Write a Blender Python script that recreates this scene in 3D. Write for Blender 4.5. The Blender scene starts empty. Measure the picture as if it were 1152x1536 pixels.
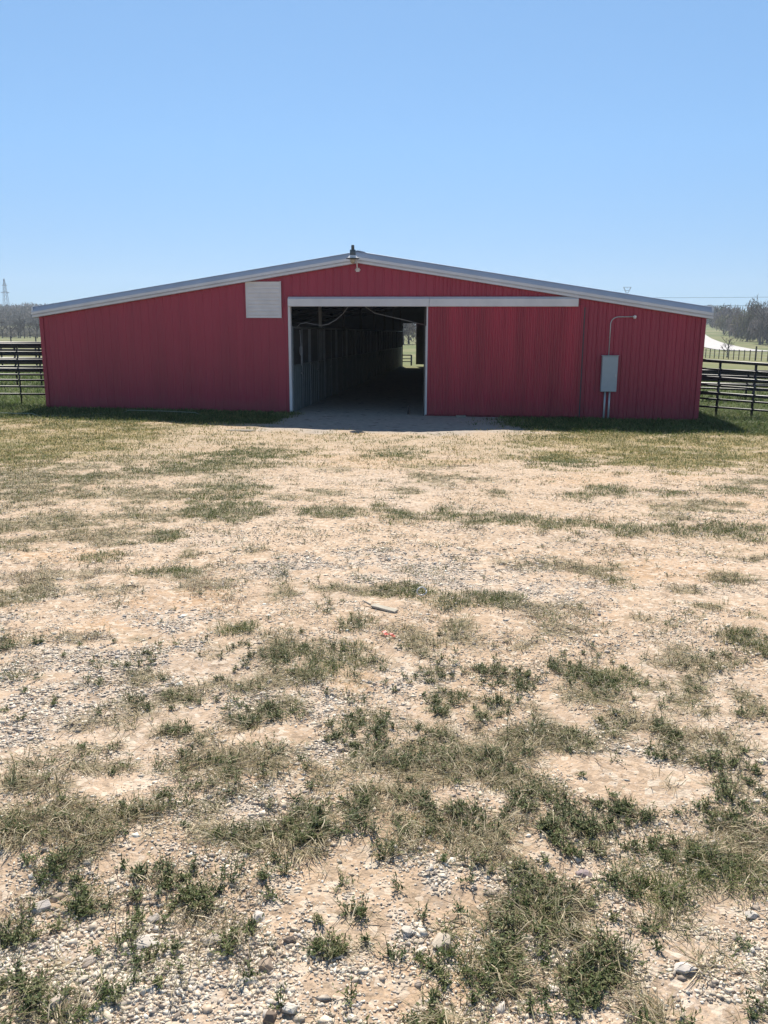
import bpy, math, random
import numpy as np
from mathutils import Vector, Matrix
random.seed(7); RN = np.random.default_rng(11)
S = bpy.context.scene
C = bpy.data.collections.new('scene_objects'); S.collection.children.link(C)
PI = math.pi

# ------------------------------------------------------------ mesh helpers
class MB:
    def __init__(s): s.v = []; s.f = []
    def box(s, a, b):
        n = len(s.v); x0, y0, z0 = a; x1, y1, z1 = b
        s.v += [(x0,y0,z0),(x1,y0,z0),(x1,y1,z0),(x0,y1,z0),(x0,y0,z1),(x1,y0,z1),(x1,y1,z1),(x0,y1,z1)]
        s.f += [tuple(n+i for i in q) for q in ((0,3,2,1),(4,5,6,7),(0,1,5,4),(1,2,6,5),(2,3,7,6),(3,0,4,7))]
        return s
    def tube(s, pts, r, n=8, cap=True):
        pts = [Vector(p) for p in pts]; rs = r if isinstance(r, (list, tuple)) else [r]*len(pts)
        base = len(s.v); up = None
        for i, p in enumerate(pts):
            d = (pts[min(i+1, len(pts)-1)] - pts[max(i-1, 0)]).normalized()
            if up is None:
                up = Vector((0,0,1)) if abs(d.z) < .9 else Vector((1,0,0))
            a = d.cross(up).normalized(); up2 = a.cross(d).normalized(); up = up2
            for k in range(n):
                t = 2*PI*k/n
                s.v.append(tuple(p + (a*math.cos(t) + up2*math.sin(t))*rs[i]))
        for i in range(len(pts)-1):
            for k in range(n):
                q = base+i*n; s.f.append((q+k, q+(k+1)%n, q+n+(k+1)%n, q+n+k))
        if cap:
            s.f.append(tuple(base+k for k in reversed(range(n))))
            s.f.append(tuple(base+(len(pts)-1)*n+k for k in range(n)))
        return s
    def lathe(s, prof, c=(0,0,0), n=20):
        base = len(s.v)
        for r, z in prof:
            for k in range(n):
                t = 2*PI*k/n; s.v.append((c[0]+r*math.cos(t), c[1]+r*math.sin(t), c[2]+z))
        for i in range(len(prof)-1):
            for k in range(n):
                q = base+i*n; s.f.append((q+k, q+(k+1)%n, q+n+(k+1)%n, q+n+k))
        s.f.append(tuple(base+k for k in reversed(range(n)))); s.f.append(tuple(base+(len(prof)-1)*n+k for k in range(n)))
        return s
    def sweep(s, prof, pts):                      # prof: (u,v) pairs placed at frames given by pts = [(origin, U, V)]
        base = len(s.v); n = len(prof)
        for o, U, V in pts:
            o = Vector(o); U = Vector(U); V = Vector(V)
            for u, v in prof: s.v.append(tuple(o+U*u+V*v))
        for i in range(len(pts)-1):
            for k in range(n):
                q = base+i*n; s.f.append((q+k, q+(k+1)%n, q+n+(k+1)%n, q+n+k))
        s.f.append(tuple(base+k for k in range(n))); s.f.append(tuple(base+(len(pts)-1)*n+k for k in reversed(range(n))))
        return s
    def build(s, name, mat, parent=None, smooth=False, bevel=0):
        me = bpy.data.meshes.new(name); me.from_pydata(s.v, [], s.f); me.update()
        me.materials.append(mat)
        if smooth: me.shade_smooth()
        o = bpy.data.objects.new(name, me); C.objects.link(o)
        if parent: o.parent = parent
        if bevel:
            m = o.modifiers.new('bevel', 'BEVEL'); m.width = bevel; m.segments = 2; m.limit_method = 'ANGLE'
        return o
def empty(name, loc=(0,0,0), rz=0):
    o = bpy.data.objects.new(name, None); C.objects.link(o); o.location = loc; o.rotation_euler = (0,0,rz); o.empty_display_size = .2
    return o
def tag(o, label=None, cat=None, group=None, kind=None):
    if label: o['label'] = label
    if cat: o['category'] = cat
    if group: o['group'] = group
    if kind: o['kind'] = kind
    return o
def np_mesh(name, V, F, mat, col=None, nv=None):
    """V (n,3) F (m,k) numpy; col (n,4) point colours"""
    me = bpy.data.meshes.new(name); k = F.shape[1]
    me.vertices.add(len(V)); me.vertices.foreach_set('co', V.astype(np.float32).ravel())
    me.loops.add(F.size); me.loops.foreach_set('vertex_index', F.astype(np.int32).ravel())
    me.polygons.add(len(F)); me.polygons.foreach_set('loop_start', np.arange(0, F.size, k, dtype=np.int32))
    me.update(calc_edges=True); me.validate()
    if col is not None:
        a = me.color_attributes.new('Col', 'FLOAT_COLOR', 'POINT'); a.data.foreach_set('color', col.astype(np.float32).ravel())
    me.materials.append(mat)
    o = bpy.data.objects.new(name, me); C.objects.link(o)
    return o

# ------------------------------------------------------------ materials
def mat(name, col, rough=.6, metal=0, noise=None, bump=None, spec=.5, vary=None, wear=None):
    m = bpy.data.materials.new(name); m.use_nodes = True; nt = m.node_tree; N = nt.nodes; L = nt.links
    b = N['Principled BSDF']; b.inputs['Roughness'].default_value = rough; b.inputs['Metallic'].default_value = metal
    b.inputs['Specular IOR Level'].default_value = spec
    b.inputs['Base Color'].default_value = (*col, 1)
    tc = N.new('ShaderNodeTexCoord')
    if noise:
        sc, amt = noise
        n = N.new('ShaderNodeTexNoise'); n.inputs['Scale'].default_value = sc; n.inputs['Detail'].default_value = 6
        if vary:
            mp = N.new('ShaderNodeMapping'); mp.inputs['Scale'].default_value = vary; L.new(tc.outputs['Object'], mp.inputs[0]); L.new(mp.outputs[0], n.inputs[0])
        else: L.new(tc.outputs['Object'], n.inputs[0])
        r = N.new('ShaderNodeMapRange'); r.inputs[1].default_value = .25; r.inputs[2].default_value = .75
        r.inputs[3].default_value = 1-amt; r.inputs[4].default_value = 1+amt
        L.new(n.outputs[0], r.inputs[0])
        x = N.new('ShaderNodeVectorMath'); x.operation = 'SCALE'; x.inputs[0].default_value = col; L.new(r.outputs[0], x.inputs['Scale'])
        out = x.outputs[0]
        if wear:                                   # (colour, z0, z1): dust thrown up on the lowest part of the sheet
            wc, z0, z1 = wear
            sp = N.new('ShaderNodeSeparateXYZ'); L.new(tc.outputs['Object'], sp.inputs[0])
            n2 = N.new('ShaderNodeTexNoise'); n2.inputs['Scale'].default_value = 3; n2.inputs['Detail'].default_value = 8; L.new(tc.outputs['Object'], n2.inputs[0])
            ad = N.new('ShaderNodeMath'); ad.operation = 'MULTIPLY_ADD'; ad.inputs[1].default_value = -.5; L.new(n2.outputs[0], ad.inputs[0]); L.new(sp.outputs[2], ad.inputs[2])
            r2 = N.new('ShaderNodeMapRange'); r2.inputs[1].default_value = z0; r2.inputs[2].default_value = z1; r2.inputs[3].default_value = .22; r2.inputs[4].default_value = 0
            L.new(ad.outputs[0], r2.inputs[0])
            mx = N.new('ShaderNodeMix'); mx.data_type = 'RGBA'; L.new(r2.outputs[0], mx.inputs[0]); L.new(out, mx.inputs[6]); mx.inputs[7].default_value = (*wc, 1)
            out = mx.outputs[2]
        L.new(out, b.inputs['Base Color'])
    if bump:
        sc, h = bump
        n = N.new('ShaderNodeTexNoise'); n.inputs['Scale'].default_value = sc; n.inputs['Detail'].default_value = 5; L.new(tc.outputs['Object'], n.inputs[0])
        bp = N.new('ShaderNodeBump'); bp.inputs['Distance'].default_value = h; bp.inputs['Strength'].default_value = 1; L.new(n.outputs[0], bp.inputs['Height']); L.new(bp.outputs[0], b.inputs['Normal'])
    return m
def vcol_mat(name, rough=.8, trans=0, spec=.3, bump=None, noise=None):
    m = bpy.data.materials.new(name); m.use_nodes = True; nt = m.node_tree; N = nt.nodes; L = nt.links
    b = N['Principled BSDF']; b.inputs['Roughness'].default_value = rough; b.inputs['Specular IOR Level'].default_value = spec
    a = N.new('ShaderNodeVertexColor'); a.layer_name = 'Col'; src = a.outputs[0]
    if noise:
        tc = N.new('ShaderNodeTexCoord'); n = N.new('ShaderNodeTexNoise'); n.inputs['Scale'].default_value = noise[0]; n.inputs['Detail'].default_value = 5; L.new(tc.outputs['Object'], n.inputs[0])
        r = N.new('ShaderNodeMapRange'); r.inputs[1].default_value = .3; r.inputs[2].default_value = .7; r.inputs[3].default_value = 1-noise[1]; r.inputs[4].default_value = 1+noise[1]; L.new(n.outputs[0], r.inputs[0])
        x = N.new('ShaderNodeVectorMath'); x.operation = 'SCALE'; L.new(src, x.inputs[0]); L.new(r.outputs[0], x.inputs['Scale']); src = x.outputs[0]
        if bump:
            bp = N.new('ShaderNodeBump'); bp.inputs['Distance'].default_value = bump; L.new(n.outputs[0], bp.inputs['Height']); L.new(bp.outputs[0], b.inputs['Normal'])
    L.new(src, b.inputs['Base Color'])
    if trans:
        t = N.new('ShaderNodeBsdfTranslucent'); L.new(src, t.inputs[0]); mx = N.new('ShaderNodeMixShader'); mx.inputs[0].default_value = trans
        L.new(b.outputs[0], mx.inputs[1]); L.new(t.outputs[0], mx.inputs[2]); L.new(mx.outputs[0], N['Material Output'].inputs[0])
    return m

RED = (.33, .019, .048)
M = {}
M['red'] = mat('red painted sheet metal', RED, .42, 0, (2.2, .12), None, .5, (1, 1, .10), ((.16, .085, .06), -.1, .22))
M['red_door'] = mat('red painted door sheet', (.37, .021, .048), .40, 0, (3.2, .26), None, .5, (1, 1, .07), ((.17, .09, .06), -.1, .25))
M['trim'] = mat('off white painted trim', (.70, .67, .66), .45, 0, (3, .08))
M['rake'] = mat('galvanised pale trim', (.56, .60, .67), .33, .22, (2, .08))
M['roof'] = mat('galvalume roof sheet', (.55, .57, .60), .35, .7, (1.2, .1))
M['inner'] = mat('sheet back darkened for shade', (.06, .065, .075), .6, 0, (2, .2))  # sheet back colour set dark to carry the interior shade
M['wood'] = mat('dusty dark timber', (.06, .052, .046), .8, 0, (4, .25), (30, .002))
M['stall_metal'] = mat('galvanised stall frame darkened for shade', (.20, .215, .22), .5, .2, (9, .2))  # darker copy of the galvanised tube, imitating shade down the aisle
M['dark_bar'] = mat('dull dark steel bars and gap strip', (.07, .075, .08), .6, .2, (8, .2))
M['stall'] = mat('grey green stall boards', (.17, .20, .20), .55, 0, (5, .2))
M['galv'] = mat('galvanised tube', (.48, .50, .50), .4, .3, (8, .12))
M['greybox'] = mat('grey enamel cabinet', (.36, .41, .43), .42, 0, (6, .06))
M['black_pipe'] = mat('black painted pipe', (.012, .014, .022), .45, 0, (9, .25))
M['lamp_grey'] = mat('weathered lamp casting', (.10, .12, .13), .5, .4, (20, .2))
M['white_en'] = mat('white enamel reflector', (.78, .76, .74), .3, 0, (10, .05))
M['lens'] = mat('dusty plastic lens', (.45, .38, .28), .35, 0, (15, .15))
M['pvc'] = mat('white hose plastic', (.30, .33, .24), .5, 0, (10, .1))
M['rope'] = mat('pale cord', (.30, .30, .31), .8, 0, (40, .15))
M['board'] = mat('weathered grey board', (.46, .41, .33), .85, 0, (14, .3), (60, .002), .3, (1, 8, 8))
M['plastic_red'] = mat('faded red plastic', (.75, .12, .08), .5, 0, (25, .2))
M['concrete'] = mat('weathered concrete', (.30, .26, .21), .9, 0, (12, .2), (80, .003))
M['bark'] = mat('grey bark', (.085, .075, .07), .9, 0, (6, .3), (20, .02))
M['asphalt'] = mat('pale worn concrete road', (.50, .47, .45), .8, 0, (.5, .1))
M['paint'] = mat('road marking paint', (.75, .72, .6), .7, 0, (2, .1))
M['steel'] = mat('galvanised lattice steel', (.30, .32, .34), .5, .3, (1, .1))
M['rust_post'] = mat('rusty steel post', (.05, .04, .035), .8, 0, (20, .3))
M['car_dark'] = mat('dark car paint', (.03, .035, .05), .3, 0, (2, .05))
M['car_white'] = mat('white car paint', (.7, .7, .7), .3, 0, (2, .03))
M['glass'] = mat('car glass', (.02, .025, .03), .08, 0, (2, .1))
M['rubber'] = mat('tyre rubber', (.015, .015, .015), .8, 0, (10, .2))
M['blade'] = vcol_mat('grass blades', .65, .25, .25)
M['leaf'] = vcol_mat('weed leaves', .6, .2, .3)
M['peb'] = vcol_mat('limestone gravel', .85, 0, .25, .002, (90, .22))
M['twig'] = vcol_mat('tree crown', .85, .15, .2)

# ------------------------------------------------------------ terrain
def ss(a, b, x):
    t = np.clip((x-a)/(b-a), 0, 1); return t*t*(3-2*t)
YK=[0,60,72,110,160,190,225,260,320,400,500,650,1500]
ZL=[0,0,.05,.1,.13,.4,.7,1.0,2.2,4,8,15,25]
ZM=[0,0,-.5,-.6,-.2,0,.5,1,2,3,4.5,6,8]
ZR=[0,0,-.5,-.85,-1.25,-1.3,-.5,.3,1.7,3.8,7.5,12,14]
def g(x, y):
    x = np.asarray(x, float); y = np.asarray(y, float)
    z = .6*(1-ss(2,17,y)) - .006*np.clip(x,-15,15)*ss(10,22,y)*(1-ss(60,100,y))
    s = x/np.maximum(y, 1.)
    wl = 1-ss(-.4,-.2,s); wr = ss(.2,.4,s)
    return z + wl*np.interp(y,YK,ZL) + wr*np.interp(y,YK,ZR) + (1-wl-wr)*np.interp(y,YK,ZM)
# value noise
_T = np.random.default_rng(5).random((256, 256))
def vn(x, y):
    xi = np.floor(x).astype(np.int64); yi = np.floor(y).astype(np.int64); fx = x-xi; fy = y-yi
    fx = fx*fx*(3-2*fx); fy = fy*fy*(3-2*fy)
    a = _T[xi & 255, yi & 255]; b = _T[(xi+1) & 255, yi & 255]; c = _T[xi & 255, (yi+1) & 255]; d = _T[(xi+1) & 255, (yi+1) & 255]
    return (a*(1-fx)+b*fx)*(1-fy) + (c*(1-fx)+d*fx)*fy
def fbm(x, y, sc, o=3, off=0):
    s = 0; a = 1; t = 0
    x = np.asarray(x, float)*sc+off; y = np.asarray(y, float)*sc+off*1.7
    for i in range(o):
        s = s + a*vn(x, y); t += a; a *= .55; x = x*2.03+17.1; y = y*2.03+9.3
    return s/t
def micro(x, y):
    w = 1-ss(24, 45, y)
    inb = ss(20.5, 23, y)*ss(-11, -9.6, x)*(1-ss(8.5, 10, x))
    return w*(1-.9*inb)*((fbm(x,y,.45,2,3)-.5)*.09 + (fbm(x,y,2.2,3,8)-.5)*.045 + (fbm(x,y,9,2,1)-.5)*.012*(1-ss(6,14,y)))
def G(x, y): return g(x, y) + micro(np.asarray(x, float), np.asarray(y, float))

# patches of ground cover: x, y, half width, half depth in metres
PATCH = {
    'G': [(-4.99,15.45,0.27,0.46), (-2.49,14.78,0.71,1.47), (-2.9,12.84,0.46,0.66), (-4.26,11.52,0.23,0.29), (-3.4,12.74,0.51,0.49), (-1.96,10.07,0.44,0.91), (-1.68,8.59,0.42,0.58), (-2.24,6.28,0.16,0.17), (-1.91,7.02,0.13,0.25), (-1.55,5.65,0.2,0.16), (-0.48,8.48,0.33,0.33), (-0.08,8.78,0.12,0.31), (-0.84,4.41,0.1,0.11), (-0.22,3.99,0.24,0.22), (0.15,5.21,0.22,0.15), (-0.14,4.57,0.08,0.14), (0.6,5.04,0.26,0.14), (1.15,3.73,0.13,0.14), (2.01,4.27,0.12,0.15), (2.25,4.69,0.06,0.1), (0.95,2.18,0.22,0.11), (0.28,1.88,0.06,0.06), (0.91,1.89,0.04,0.04), (0.86,1.67,0.07,0.03), (3.15,14.08,0.48,0.93), (0.17,15.18,0.49,0.76), (2.82,10.41,0.26,0.55), (2.38,9.84,0.16,0.22), (3.49,9.99,0.17,0.34), (4.34,10.26,0.32,0.42), (0.2,8.15,0.19,0.34), (0.64,8.37,0.21,0.36), (1.24,8.13,0.4,0.3), (1.78,7.83,0.39,0.31), (2.24,7.61,0.23,0.33), (2.69,7.41,0.21,0.25), (3.18,7.46,0.4,0.34), (1.67,5.59,0.08,0.15)],
    'D': [(-4.73,12.95,0.57,0.58), (-4.7,11.09,0.71,0.94), (-2.71,9.79,0.47,0.65), (-4.07,9.57,0.78,0.42), (-3.28,7.82,0.48,0.48), (-2.3,8.26,0.37,0.35), (-2.44,7.13,0.41,0.34), (-1.05,6.43,0.07,0.11), (-1.57,6.36,0.08,0.2), (-3.07,6.73,0.25,0.25), (-0.72,10.18,0.2,0.29), (-2.38,5.06,0.16,0.31), (-0.65,5.26,0.11,0.23), (-0.52,4.22,0.12,0.21), (-0.59,3.67,0.22,0.12), (-1.14,3.71,0.06,0.09), (-0.88,3.55,0.12,0.1), (-1.08,3.2,0.17,0.15), (-0.43,3.43,0.09,0.09), (-0.58,2.94,0.18,0.22), (-0.26,2.77,0.08,0.09), (-1.24,2.69,0.15,0.06), (-1.39,2.89,0.08,0.05), (-1.24,2.97,0.1,0.06), (-1.07,2.84,0.08,0.05), (-0.16,5.28,0.27,0.12), (0.14,4.3,0.12,0.17), (0.44,4.5,0.08,0.26), (0.5,4.17,0.07,0.08), (1.52,4.63,0.09,0.07), (1.57,4.01,0.19,0.15), (1.44,3.65,0.13,0.12), (0.93,3.52,0.12,0.07), (0.69,3.18,0.2,0.18), (0.34,3.09,0.22,0.17), (1.31,3.07,0.17,0.16), (1.67,3.46,0.08,0.17), (1.02,3.19,0.17,0.12), (0.19,2.85,0.21,0.12), (0.44,2.82,0.15,0.11), (0.04,2.7,0.1,0.08), (-1.07,2.44,0.23,0.14), (-0.96,2.33,0.08,0.08), (-0.55,2.04,0.03,0.05), (-0.56,2.45,0.07,0.11), (-0.41,1.96,0.04,0.02), (-0.27,2.39,0.12,0.12), (-0.75,1.66,0.05,0.02), (-0.84,1.84,0.04,0.02), (0.08,2.49,0.18,0.1), (0.27,2.39,0.15,0.11), (1.19,2.37,0.11,0.1), (0.43,2.07,0.11,0.06), (0.16,2.01,0.04,0.04), (0.77,2,0.08,0.05), (0.85,1.88,0.06,0.06), (0.13,1.68,0.06,0.04), (0.33,1.79,0.06,0.04), (0.63,1.72,0.07,0.05), (0.56,1.96,0.09,0.04), (1.29,3.39,0.18,0.11), (-0.04,2.87,0.13,0.07), (0.55,3.01,0.13,0.1), (0.8,11.6,0.38,0.66), (1.4,10.05,0.13,0.23), (3.51,8.97,0.37,0.37), (3.11,8.87,0.22,0.27), (2.86,8.14,0.16,0.19), (1.55,5.95,0.1,0.19), (1.75,5.96,0.08,0.12), (2.03,5.28,0.09,0.09), (2.49,5.76,0.17,0.16), (2.99,6.45,0.16,0.16), (2,4.9,0.08,0.08), (0.29,10.34,0.2,0.24), (-1.16,9.67,0.24,0.21)],
    'L': [(-1.95,4.2,0.11,0.1), (-0.81,4.09,0.1,0.15), (-1.35,3.62,0.08,0.04), (-1.1,3.41,0.06,0.04), (-0.33,3.49,0.02,0.03), (-0.5,3.29,0.11,0.08), (-0.85,3.25,0.06,0.1), (-0.08,3.15,0.11,0.2), (0.26,3.81,0.09,0.09), (0.54,3.82,0.07,0.08), (0.65,3.69,0.08,0.09), (0.29,3.49,0.13,0.17), (0.52,3.37,0.09,0.1), (0.98,3.86,0.1,0.11), (0.07,3,0.08,0.13), (0.59,2.68,0.08,0.06), (1.15,3.07,0.07,0.1), (1.32,2.78,0.12,0.12), (-1,2.23,0.05,0.04), (-0.68,2.2,0.05,0.05), (-0.81,2.07,0.06,0.03), (-1.02,1.96,0.04,0.02), (-1.05,2.05,0.03,0.02), (-0.88,1.76,0.06,0.05), (-0.56,2.09,0.03,0.03), (-0.26,2.45,0.06,0.08), (-0.06,2.29,0.09,0.1), (-0.04,2.57,0.07,0.09), (-0.21,2.06,0.03,0.02), (-0.09,2.04,0.03,0.03), (-0.15,1.91,0.05,0.03), (-0.05,1.94,0.03,0.02), (-0.14,1.73,0.05,0.03), (0.15,2.61,0.09,0.07), (0.27,2.57,0.07,0.07), (0.64,2.49,0.19,0.09), (0.66,2.37,0.11,0.05), (0.5,2.57,0.07,0.07), (0.86,2.56,0.07,0.08), (1.15,2.52,0.06,0.05), (0.51,2.16,0.11,0.09), (0.3,1.95,0.06,0.1), (0.57,1.83,0.11,0.07), (0.52,1.75,0.07,0.04), (0.72,2.21,0.04,0.03), (1.03,2.71,0.06,0.06), (1.23,12.13,0.2,0.39)],
    'B': [(-1.26,5.43,0.16,0.18), (-0.79,12.68,0.21,0.33), (-2.37,5.68,0.28,0.25), (-1.65,4.23,0.12,0.08), (-1.97,5.23,0.26,0.13), (-1.36,4.23,0.07,0.08), (1.01,4.89,0.17,0.14), (0.75,4.2,0.07,0.06), (0.98,4.49,0.11,0.09), (0.91,6.21,0.14,0.15), (1.36,6.11,0.11,0.16), (0.69,13.21,0.43,0.35), (1.34,11.32,0.22,0.28)],
    'S': [(-0.75,1.78,0.33,0.16), (-0.37,1.83,0.25,0.14), (0.09,1.98,0.1,0.09), (0.87,1.83,0.15,0.16), (0.52,1.93,0.11,0.05), (1.23,2.99,0.21,0.14), (0.77,3.19,0.17,0.09), (-1.48,3.76,0.41,0.46), (-1.51,3.23,0.17,0.23), (-0.49,2.54,0.14,0.18), (-1.27,4.58,0.23,0.23), (0.22,5.93,0.68,0.54), (-0.72,5.91,0.29,0.27), (-2.13,5.18,0.26,0.17), (0.15,3.76,0.16,0.15), (0.14,2.27,0.12,0.06), (0.29,2.18,0.12,0.06), (0.96,3.07,0.16,0.1), (1.02,5.36,0.45,0.31), (-0.19,2.95,0.16,0.1), (-0.41,3.52,0.24,0.16)],
    'O': [(-0.36,2.84,0.15,0.08), (-1.21,5,0.25,0.27), (-1.58,4.46,0.19,0.13), (1.39,5.58,0.17,0.17), (0.1,2.51,0.11,0.04), (-0.5,2.27,0.12,0.09), (0.03,1.85,0.12,0.13), (1.2,4.62,0.27,0.16), (0.27,14.14,1.38,0.91), (-2.74,6.34,0.42,0.22), (3.44,11.54,1.33,0.66), (2.02,5.96,0.45,0.23), (0.15,1.83,0.1,0.07), (-0.11,3.72,0.13,0.08)],
}
_r = random.Random(31)                                  # the same kind of cover carries on beyond both sides of the view
for _ in range(150):
    y_ = 1.6*math.exp(_r.random()*2.2); x_ = _r.choice((-1, 1))*(.47*y_+.45+_r.random()*(1.2+.35*y_)); s_ = .06+.035*y_
    PATCH[_r.choice('GDDDLLSSO')].append((x_, y_, s_*_r.uniform(1, 2.4), s_*_r.uniform(.8, 1.6)))
def pf(kind, x, y, n):
    w = np.zeros_like(x); am = 3.4 if kind == 'G' else 5.6
    for cx, cy, rx, ry in PATCH[kind]:
        q = ((x-cx)/(rx*1.12))**2 + ((y-cy)/(ry*1.12))**2
        w = np.maximum(w, np.clip(1.05-.75*q+(n-.5)*am, 0, 1)*(q < 3.2))
    return w
X0, D0, PH = -.7203, 23.0803, .109
cP, sP = math.cos(PH), math.sin(PH)
def loc_ab(x, y):
    dx = x-X0; dy = y-D0; return dx*cP-dy*sP, dx*sP+dy*cP
def W(a, b, z=0): return (X0+a*cP+b*sP, D0-a*sP+b*cP, z)
def masks(x, y):
    """ground cover masks at world points"""
    n1 = fbm(x, y, 5, 3, 2); n2 = fbm(x, y, 1.3, 3, 30); n3 = fbm(x, y, 12, 2, 60); n4 = fbm(x, y, .5, 2, 90)
    a, b = loc_ab(x, y)
    m = {}
    nn = .42*n1+.58*n3
    m['G'] = pf('G', x, y, nn); m['D'] = pf('D', x, y, nn); m['L'] = pf('L', x, y, nn); m['B'] = pf('B', x, y, nn); m['S'] = pf('S', x, y, nn); m['O'] = pf('O', x, y, n2)
    # lawn zones near the barn
    apron = ss(-2.0, -1.5, a+(n1-.5)*1.0)*(1-ss(3.4, 5.2, a+(n1-.5)*2.2))*ss(-5.2+.5, -3.6, b+(n2-.5)*1.5)
    strip = ss(-3.4, -2.9, b)*(1-ss(-2.5, -2.1, b))*ss(-2.5, -1, a)*(1-ss(2.5, 4.5, a))
    inside = ((np.abs(a) < 9.12) & (b > 0.0) & (b < 35.2)).astype(float)
    near = ss(-3.6, -2.3, b+(n2-.5)*.9)                     # shade band grass
    m['apron'] = np.maximum(apron, inside)
    lawn = ss(12.6, 15.6, y+(n2-.5)*6+(n1-.5)*3+.10*np.abs(x))*(.45+.55*ss(.36,.52,n1*.6+n2*.4))*(1-.75*ss(-4.2,-2.6,a+(n2-.5)*2)*(1-ss(3.0,5.5,a+(n2-.5)*2)))
    left = ss(1.2, 3.2, -x+(n2-.5)*2.5 - (y-12)*.0)*ss(7.2, 9.5, y+(n2-.5)*2)*(1-ss(13, 16, y))
    mid = ss(.5, .72, n2)*.6
    m['lawn'] = np.clip(np.maximum(lawn, .0), 0, 1)*(1-m['apron'])*(1-ss(58, 64, y)*0)
    m['leftgrass'] = left*ss(.36, .60, .5*n1+.5*n2)
    m['near'] = np.clip(near + ss(9.4, 10, np.abs(a))*ss(-2.2, -.8, b), 0, 1)*(1-m['apron'])
    m['inside'] = inside; m['n1'] = n1; m['n2'] = n2; m['n3'] = n3; m['n4'] = n4
    return m
# ------------------------------------------------------------ ground sheet
def geo(a, b, n):                                   # from a outwards to b, growing
    r = (b/a)**(1/n); return [a*r**i for i in range(1, n+1)]
xs_p = list(np.arange(0, 3, .05)) + list(np.arange(3, 13, .12)) + list(np.arange(13, 20, .5)) + geo(20, 900, 40)
xs = np.array([-v for v in reversed(xs_p[1:])] + xs_p)
ys = np.array(sorted([-v for v in geo(3, 250, 14)]) + list(np.arange(-3, 1, .4)) + list(np.arange(1, 6, .04)) + list(np.arange(6, 14, .08)) + list(np.arange(14, 26, .14)) + list(np.arange(26, 62, .5)) + geo(62, 900, 50))
XX, YY = np.meshgrid(xs, ys); x = XX.ravel(); y = YY.ravel()
z = G(x, y)
V = np.stack([x, y, z], 1)
nx, ny = len(xs), len(ys)
i = np.arange(nx-1)[None, :] + np.arange(ny-1)[:, None]*nx; i = i.ravel()
F = np.stack([i, i+1, i+nx+1, i+nx], 1)
mk = masks(x, y)
far = ss(26, 60, y)
side = np.clip(ss(9.3, 10.2, np.abs(loc_ab(x, y)[0]))*ss(-2.4, -.9, loc_ab(x, y)[1]), 0, 1)
thatch = np.clip(.85*mk['D']+.8*mk['B']+.55*mk['G']+.5*mk['L']+.75*mk['leftgrass'], 0, 1)*(1-far)
lawn = mk['lawn']*(1-far)
green = np.clip(np.maximum(mk['near'], side), 0, 1)
gravel = np.clip(mk['S']+ .35*ss(.45,.7,mk['n2']), 0, 1)*(1-mk['lawn'])
A = np.stack([thatch, lawn, green, gravel], 1)
B_ = np.stack([mk['O'], mk['apron'], far, mk['inside']], 1)
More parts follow.
